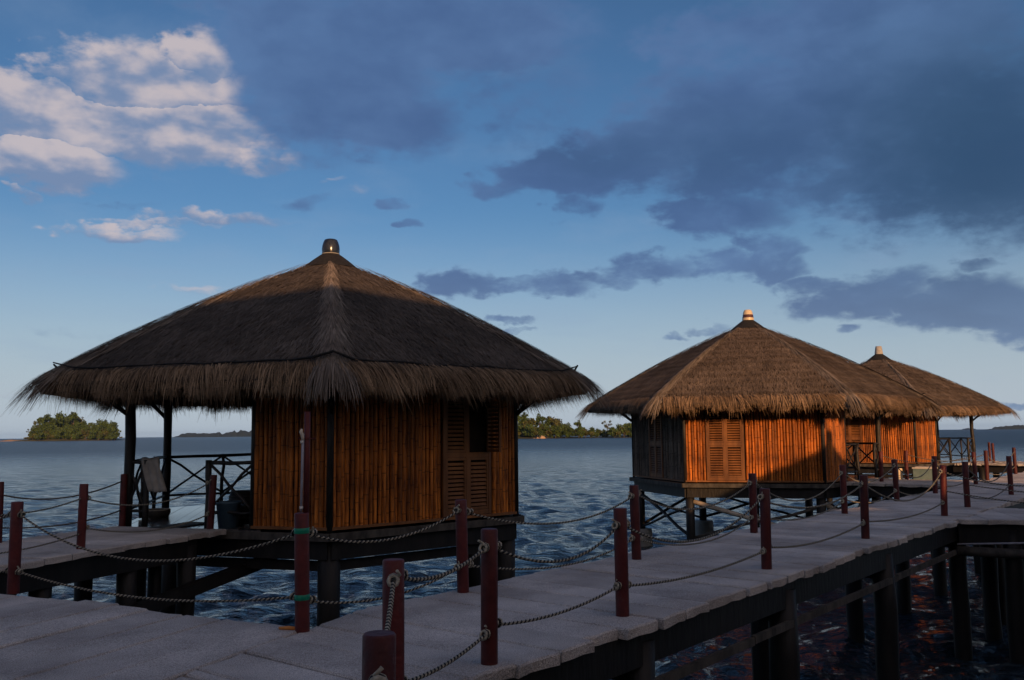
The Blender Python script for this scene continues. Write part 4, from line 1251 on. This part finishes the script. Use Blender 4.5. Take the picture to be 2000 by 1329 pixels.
# ------------------------------------------------------------------ shore ground and added unseen light blockers behind the viewpoint
S2 = np.array([math.cos(SUN_AZ), math.sin(SUN_AZ)]); E2 = np.array([-S2[1], S2[0]])
def ue(u, e, z): p = S2 * u + E2 * e; return (float(p[0]), float(p[1]), z)
sh = MB()
V = [(-70, -8, -2.6), (70, -8, -2.6), (70, -11, -0.4), (-70, -11, -0.4), (-70, -120, 0.4), (70, -120, 0.4)]
sh.add(V, [(0, 1, 2, 3), (3, 2, 5, 4)])
sh.build('shore_ground', GROUND)['kind'] = 'structure'
hall = tag(empty('hall_shade_block', ue(17, -3, 0)), 'long hall-shaped shade block added out of view behind the viewpoint', 'shade block')
hall.rotation_euler = (0, 0, math.atan2(E2[1], E2[0]))  # hall-shaped block, added out of view to shade the near hut and deck
BLOCK_L, BLOCK_H = 29.2, BLOCK_TOP
b = MB(); b.box((0, 0, 3.5), (BLOCK_L - 0.6, 8.5, 8.0)); b.build('wall', PLASTER, hall)
b = MB()
hl, rl = BLOCK_L / 2, BLOCK_L / 2 - 0.7
V = [(-hl, -5.4, 7.0), (hl, -5.4, 7.0), (hl, 5.4, 7.0), (-hl, 5.4, 7.0), (-rl, 0, BLOCK_H), (rl, 0, BLOCK_H)]
b.add(V, [(0, 1, 5, 4), (2, 3, 4, 5), (1, 2, 5), (3, 0, 4), (3, 2, 1, 0)]); b.build('roof', THATCHB, hall)
for i in range(8):
    for sgn in (-1, 1):
        b = MB(); b.box((-12 + i * 3.4, sgn * 4.27, 4.2), (1.2, 0.06, 1.5)); b.box((-12 + i * 3.4, sgn * 4.31, 4.2), (1.0, 0.04, 1.3), mi=1); b.build('window', [SHUTTER, GLAZE], hall)

shed = tag(empty('shed_shade_block', ue(11.5, 18.75, 0)), 'low shed-shaped shade block added out of view behind and right of the viewpoint', 'shade block')
shed.rotation_euler = (0, 0, math.atan2(E2[1], E2[0]))  # shed-shaped block, added out of view to keep sun off the right-hand piles
b = MB(); b.box((0, 0, 1.4), (15.2, 4.4, 4.0)); b.build('wall', PLASTER, shed)
b = MB(); V = [(-7.9, -3, 3.3), (7.9, -3, 3.3), (7.9, 3, 3.3), (-7.9, 3, 3.3), (-7.6, 0, 6.0), (7.6, 0, 6.0)]
b.add(V, [(0, 1, 5, 4), (2, 3, 4, 5), (1, 2, 5), (3, 0, 4), (3, 2, 1, 0)]); b.build('roof', THATCHB, shed)
b = MB(); b.box((0, 2.23, 1.2), (3.2, 0.06, 2.6)); b.build('door', SHUTTER, shed)

# unseen rise added to cut low sky light on the hut walls
V, F = [], []
for i in range(61):
    for j in range(13):
        u, v = i / 60 * 2 - 1, j / 12
        h = 30 * math.sin(math.pi * min(1, v * 1.1) * 0.5 if v < 0.9 else math.pi * 0.5) * (0.75 + 0.25 * math.cos(u * 2.2)) * (1 + 0.10 * math.sin(u * 23) + 0.06 * math.sin(u * 51 + v * 7)) * min(1, (1 - abs(u)) * 6)
        V.append((u * 420, -70 - v * 110 + 25 * u * u, -1 + h))
for i in range(60):
    for j in range(12):
        a = i * 13 + j; F.append((a, a + 13, a + 14, a + 1))
tag(link(bpy.data.objects.new('wooded_rise', mesh_np('wooded_rise', V, [f[::-1] for f in F], SOIL, smooth=True))), 'low unseen rise added behind the shore to block low sky light', kind='structure')

# ------------------------------------------------------------------ islands
def mound(name, c, lx, ly, h, matl, kind='structure', nx=60, ny=14, seed=0, rz=0.0):
    rr = np.random.default_rng(seed)
    ph = rr.random((12, 2)) * 6.28
    V, F = [], []
    for i in range(nx + 1):
        for j in range(ny + 1):
            u, v = 2 * i / nx - 1, 2 * j / ny - 1
            prof = max(0, 1 - u * u) ** 0.6 * max(0, 1 - v * v) ** 0.6
            wob = 1 + 0.25 * sum(math.sin(u * (3 + k * 2.3) + ph[k, 0]) / (1 + k * 0.5) for k in range(6))
            V.append((u * lx, v * ly, -1.0 + (h + 1.0) * prof * max(0.3, wob)))
    for i in range(nx):
        for j in range(ny):
            a = i * (ny + 1) + j
            F.append((a, a + ny + 1, a + ny + 2, a + 1))
    o = link(bpy.data.objects.new(name, mesh_np(name, V, F, matl, smooth=True)))
    o.location = (c[0], c[1], WATER_Z); o.rotation_euler = (0, 0, rz)
    tag(o, None, None, None, kind)
    return o

def px_dir(px): return (px - 1000) / 1750.0
def far(px, d): return np.array([px_dir(px) * d, d])

def crown_mesh(name, seed, rx, rz_, n, leaf, matl, open_=0.0, shape='round'):
    rr = np.random.default_rng(seed)
    nl = 9
    cl = rr.normal(0, 0.5, (nl, 3)).clip(-0.85, 0.85); cl[:, 2] = rr.uniform(-0.75, 0.8, nl)
    cr = rr.uniform(0.28, 0.5, nl) * (1 - open_ * 0.4)
    idx = rr.integers(0, nl, n)
    d = rr.normal(0, 1, (n, 3)); d /= np.linalg.norm(d, axis=1)[:, None]
    P = cl[idx] + d * (cr[idx] * rr.random(n) ** 0.4)[:, None]
    if shape == 'low': P[:, 2] = P[:, 2] * 0.8 - 0.2
    P = P * np.array([rx, rx, rz_]) + np.array([0, 0, 0])
    T = rr.normal(0, 1, (n, 3)); T /= np.linalg.norm(T, axis=1)[:, None]
    Nn = np.cross(T, rr.normal(0, 1, (n, 3))); Nn /= np.linalg.norm(Nn, axis=1)[:, None]
    L = leaf * rr.uniform(0.6, 1.4, n)
    V, F = strands(P, T, Nn, L, L * 0.8, L * 0, L * 0, 1)
    return mesh_np(name, V, F, matl), cl * np.array([rx, rx, rz_])

def tree_proto(seed, h, rx, rz_, n, leaf, matl, open_=0.0, shape='round'):
    cm, cl = crown_mesh('crown', seed, rx, rz_, n, leaf, matl, open_, shape)
    b = MB(); rr = np.random.default_rng(seed + 5)
    zc = h - rz_
    b.tube([(0, 0, -1), (rr.normal(0, .3), rr.normal(0, .3), zc * 0.5), (0, 0, zc), (0, 0, zc + rz_ * 0.5)], [h * 0.03, h * 0.024, h * 0.018, h * 0.008], 6)
    for p in cl[:6]:
        b.tube([(0, 0, zc * 0.7), (p[0] * 0.5, p[1] * 0.5, zc + p[2] * 0.35), (p[0], p[1], zc + p[2])], [h * 0.013, h * 0.009, h * 0.004], 5)
    return cm, b.mesh('trunk', BARK), zc

PROTO = [tree_proto(1, 22, 8.5, 10, 1500, 1.5, LEAF1), tree_proto(2, 19, 9, 8.5, 1500, 1.5, LEAF2), tree_proto(3, 25, 8, 9, 1100, 1.4, LEAF1, 0.5),
         tree_proto(4, 14, 8, 7, 1200, 1.4, LEAF1, 0, 'low'), tree_proto(5, 24, 7.5, 7, 420, 1.2, LEAF2, 1.0), tree_proto(6, 13, 9, 6, 1200, 1.4, LEAF2, 0, 'low')]
def tree(name, loc, k, sc, label, group, rz=None):
    cm, tm, zc = PROTO[k]
    r = empty(name, loc, rng.uniform(0, 6.28) if rz is None else rz); r.scale = (sc, sc, sc)
    tag(r, label, 'tree', group)
    o = bpy.data.objects.new('crown', cm); o.location = (0, 0, zc); link(o, r)
    link(bpy.data.objects.new('trunk', tm), r)
    return r

# small wooded island at far left
ORDX = ORD + ['twelfth', 'thirteenth', 'fourteenth', 'fifteenth', 'sixteenth', 'seventeenth']
D1 = 1250.0
c1 = far(140, D1)
K1 = D1 / 1750.0
tag(mound('island', c1, 118 * K1, 45, 3.0, SOIL, seed=2), 'small wooded island on the horizon at far left')
tag(mound('sand_spit', far(62, D1 - 25), 62 * K1, 14, 2.6, SAND, seed=5), 'low orange sand spit at the left end of the small island')
tops = [(62, 838), (75, 822), (88, 812), (98, 811), (108, 822), (118, 816), (128, 812), (136, 808), (145, 809), (154, 815), (165, 823), (176, 827), (188, 829), (200, 826), (211, 822), (222, 831), (230, 840)]
for i, (px, py) in enumerate(tops):
    hz = 854.6 - (px - 270) * 0.0096
    p = far(px, D1 + rng.uniform(-10, 25))
    H = 1.6 + (hz - py) * K1 - (WATER_Z + 1.5)
    k = (4 if px < 80 else (2 if px < 110 else int(rng.integers(0, 3))))
    h0 = (22, 19, 25, 14, 24, 13)[k]
    tree('island_tree', (p[0], p[1], WATER_Z + 1.5), k, H / h0, 'crown on top of the small left island, %s from its left end' % ORDX[i] if i not in (0, 1, 14) else
         ('bare-branched tree at the left tip of the small left island', 'spindly tall tree near the left end of the small left island', 0, 0, 0, 0, 0, 0, 0, 0, 0, 0, 0, 0, 'pointed green tree near the right end of the small left island')[i], 'trees on the small left island')
for i in range(60):
    px = rng.uniform(52, 230)
    p = far(px, D1 + rng.uniform(-40, -12))
    k = (3, 5, 0, 3)[i % 4]
    edge = min(1, (px - 50) / 40, (240 - px) / 30)
    tree('island_tree', (p[0], p[1], WATER_Z + 0.8), k, rng.uniform(0.75, 1.25) * (0.45 + 0.55 * edge), 'low bushy tree on the near shore of the small left island', 'low trees on the small left island')

# long wooded shore between the near and the middle hut
D2 = 720.0
K2 = D2 / 1750.0
tag(mound('island', far(1150, D2 + 40), 300 * K2, 60, 2.2, SOIL, seed=9, nx=90), 'long low wooded island seen between the nearest and the middle hut')
tag(mound('sand_bar', far(1052, D2 - 22), 7 * K2 * 2, 4, 1.6, SAND, seed=4), 'tiny pale sandy landing at the foot of the long wooded island')
tops2 = [(968, 809), (986, 806), (1004, 808), (1018, 808), (1030, 818), (1052, 808), (1064, 818), (1076, 813), (1086, 818), (1096, 828), (1106, 828)]
for i, (px, py) in enumerate(tops2):
    hz = 847.5 - (px - 1000) * 0.0096
    p = far(px, D2 + rng.uniform(10, 50))
    H = 1.6 + (hz - py) * K2 - (WATER_Z + 1)
    k = 2 if px in (1052, 1004) else (1 if i % 3 else 0)
    tree('shore_tree', (p[0], p[1], WATER_Z + 1.0), k, H / (22, 19, 25)[k], 'tree in the wood right of the nearest hut, %s crown from its left end' % ORD[i] if px != 1052 else 'narrow tree poking above the wood just right of the nearest hut', 'trees on the long wooded island')
for px, py, k, lab in ((1128, 822, 2, 'single round-headed tree standing above the low shore bushes'), (1183, 821, 4, 'single thin bare-topped tree above the low shore bushes'), (1222, 827, 4, 'thin tree above the shore bushes, close beside the middle hut')):
    hz = 847.5 - (px - 1000) * 0.0096
    p = far(px, D2 + 10); H = 1.6 + (hz - py) * K2 - (WATER_Z + 1); h0 = (22, 19, 25, 14, 24, 13)[k]
    tree('shore_tree', (p[0], p[1], WATER_Z + 1.0), k, H / h0, lab, 'trees on the long wooded island')
for i in range(42):
    px = 962 + i * 8.2 + rng.uniform(-3, 3)
    p = far(px, D2 + rng.uniform(-14, 6))
    k = (3, 5, 3)[i % 3]
    hh = rng.uniform(0.45, 0.68) if px > 1105 else rng.uniform(0.6, 0.95)
    if px > 1205: hh *= 1.35
    tree('shore_bush', (p[0], p[1], WATER_Z + 0.2), k, hh, 'low green bush along the waterline of the long wooded island', 'bushes along the waterline of the long island')

# far hills
def ridge(name, px0, px1, d, hts, label, seed):
    rr = np.random.default_rng(seed)
    n = 70
    V, F = [], []
    for i in range(n + 1):
        u = i / n
        px = px0 + (px1 - px0) * u
        h = np.interp(u, np.linspace(0, 1, len(hts)), hts) * (1 + 0.14 * rr.normal()) * min(1, u * 14, (1 - u) * 14)
        for q, hq in ((-0.02, -0.05), (-0.008, 0.7), (0, 1.0), (0.02, 0.5), (0.04, -0.05)):
            dd = d * (1 + q * 0.6)
            V.append((px_dir(px) * dd, dd, WATER_Z - 2 + (h + 2) * max(0, hq)))
    for i in range(n):
        for j in range(4):
            a = i * 5 + j; F.append((a, a + 5, a + 6, a + 1))
    o = link(bpy.data.objects.new(name, mesh_np(name, V, F, HILL, smooth=True)))
    tag(o, label, kind='structure')
ridge('hill', 338, 620, 5200, [14, 24, 22, 24, 30, 36, 28, 22, 22, 20], 'low blue far island seen through the nearest veranda', 1)
ridge('hill', 1918, 2200, 4800, [8, 22, 26, 26, 30, 40], 'low dark far island at the right edge', 2)
ridge('hill', 1872, 1900, 7000, [5, 12, 6], 'tiny far islet on the right horizon', 3)

# ------------------------------------------------------------------ sea air
b = MB(); b.box((0, 0, 21.5), (20400, 20400, 51.0))
hz_ = b.build('haze', None)
hm = bpy.data.materials.new('sea_air'); hm.use_nodes = True
hm.node_tree.nodes.clear()
ho = hm.node_tree.nodes.new('ShaderNodeOutputMaterial'); hv = hm.node_tree.nodes.new('ShaderNodeVolumePrincipled')
hv.inputs['Color'].default_value = (0.60, 0.76, 1.0, 1); hv.inputs['Density'].default_value = 0.000035
hv.inputs['Anisotropy'].default_value = 0.6
hm.node_tree.links.new(hv.outputs[0], ho.inputs['Volume'])
hz_.data.materials.clear(); hz_.data.materials.append(hm)
tag(hz_, 'thin blue sea haze over the water', kind='stuff')
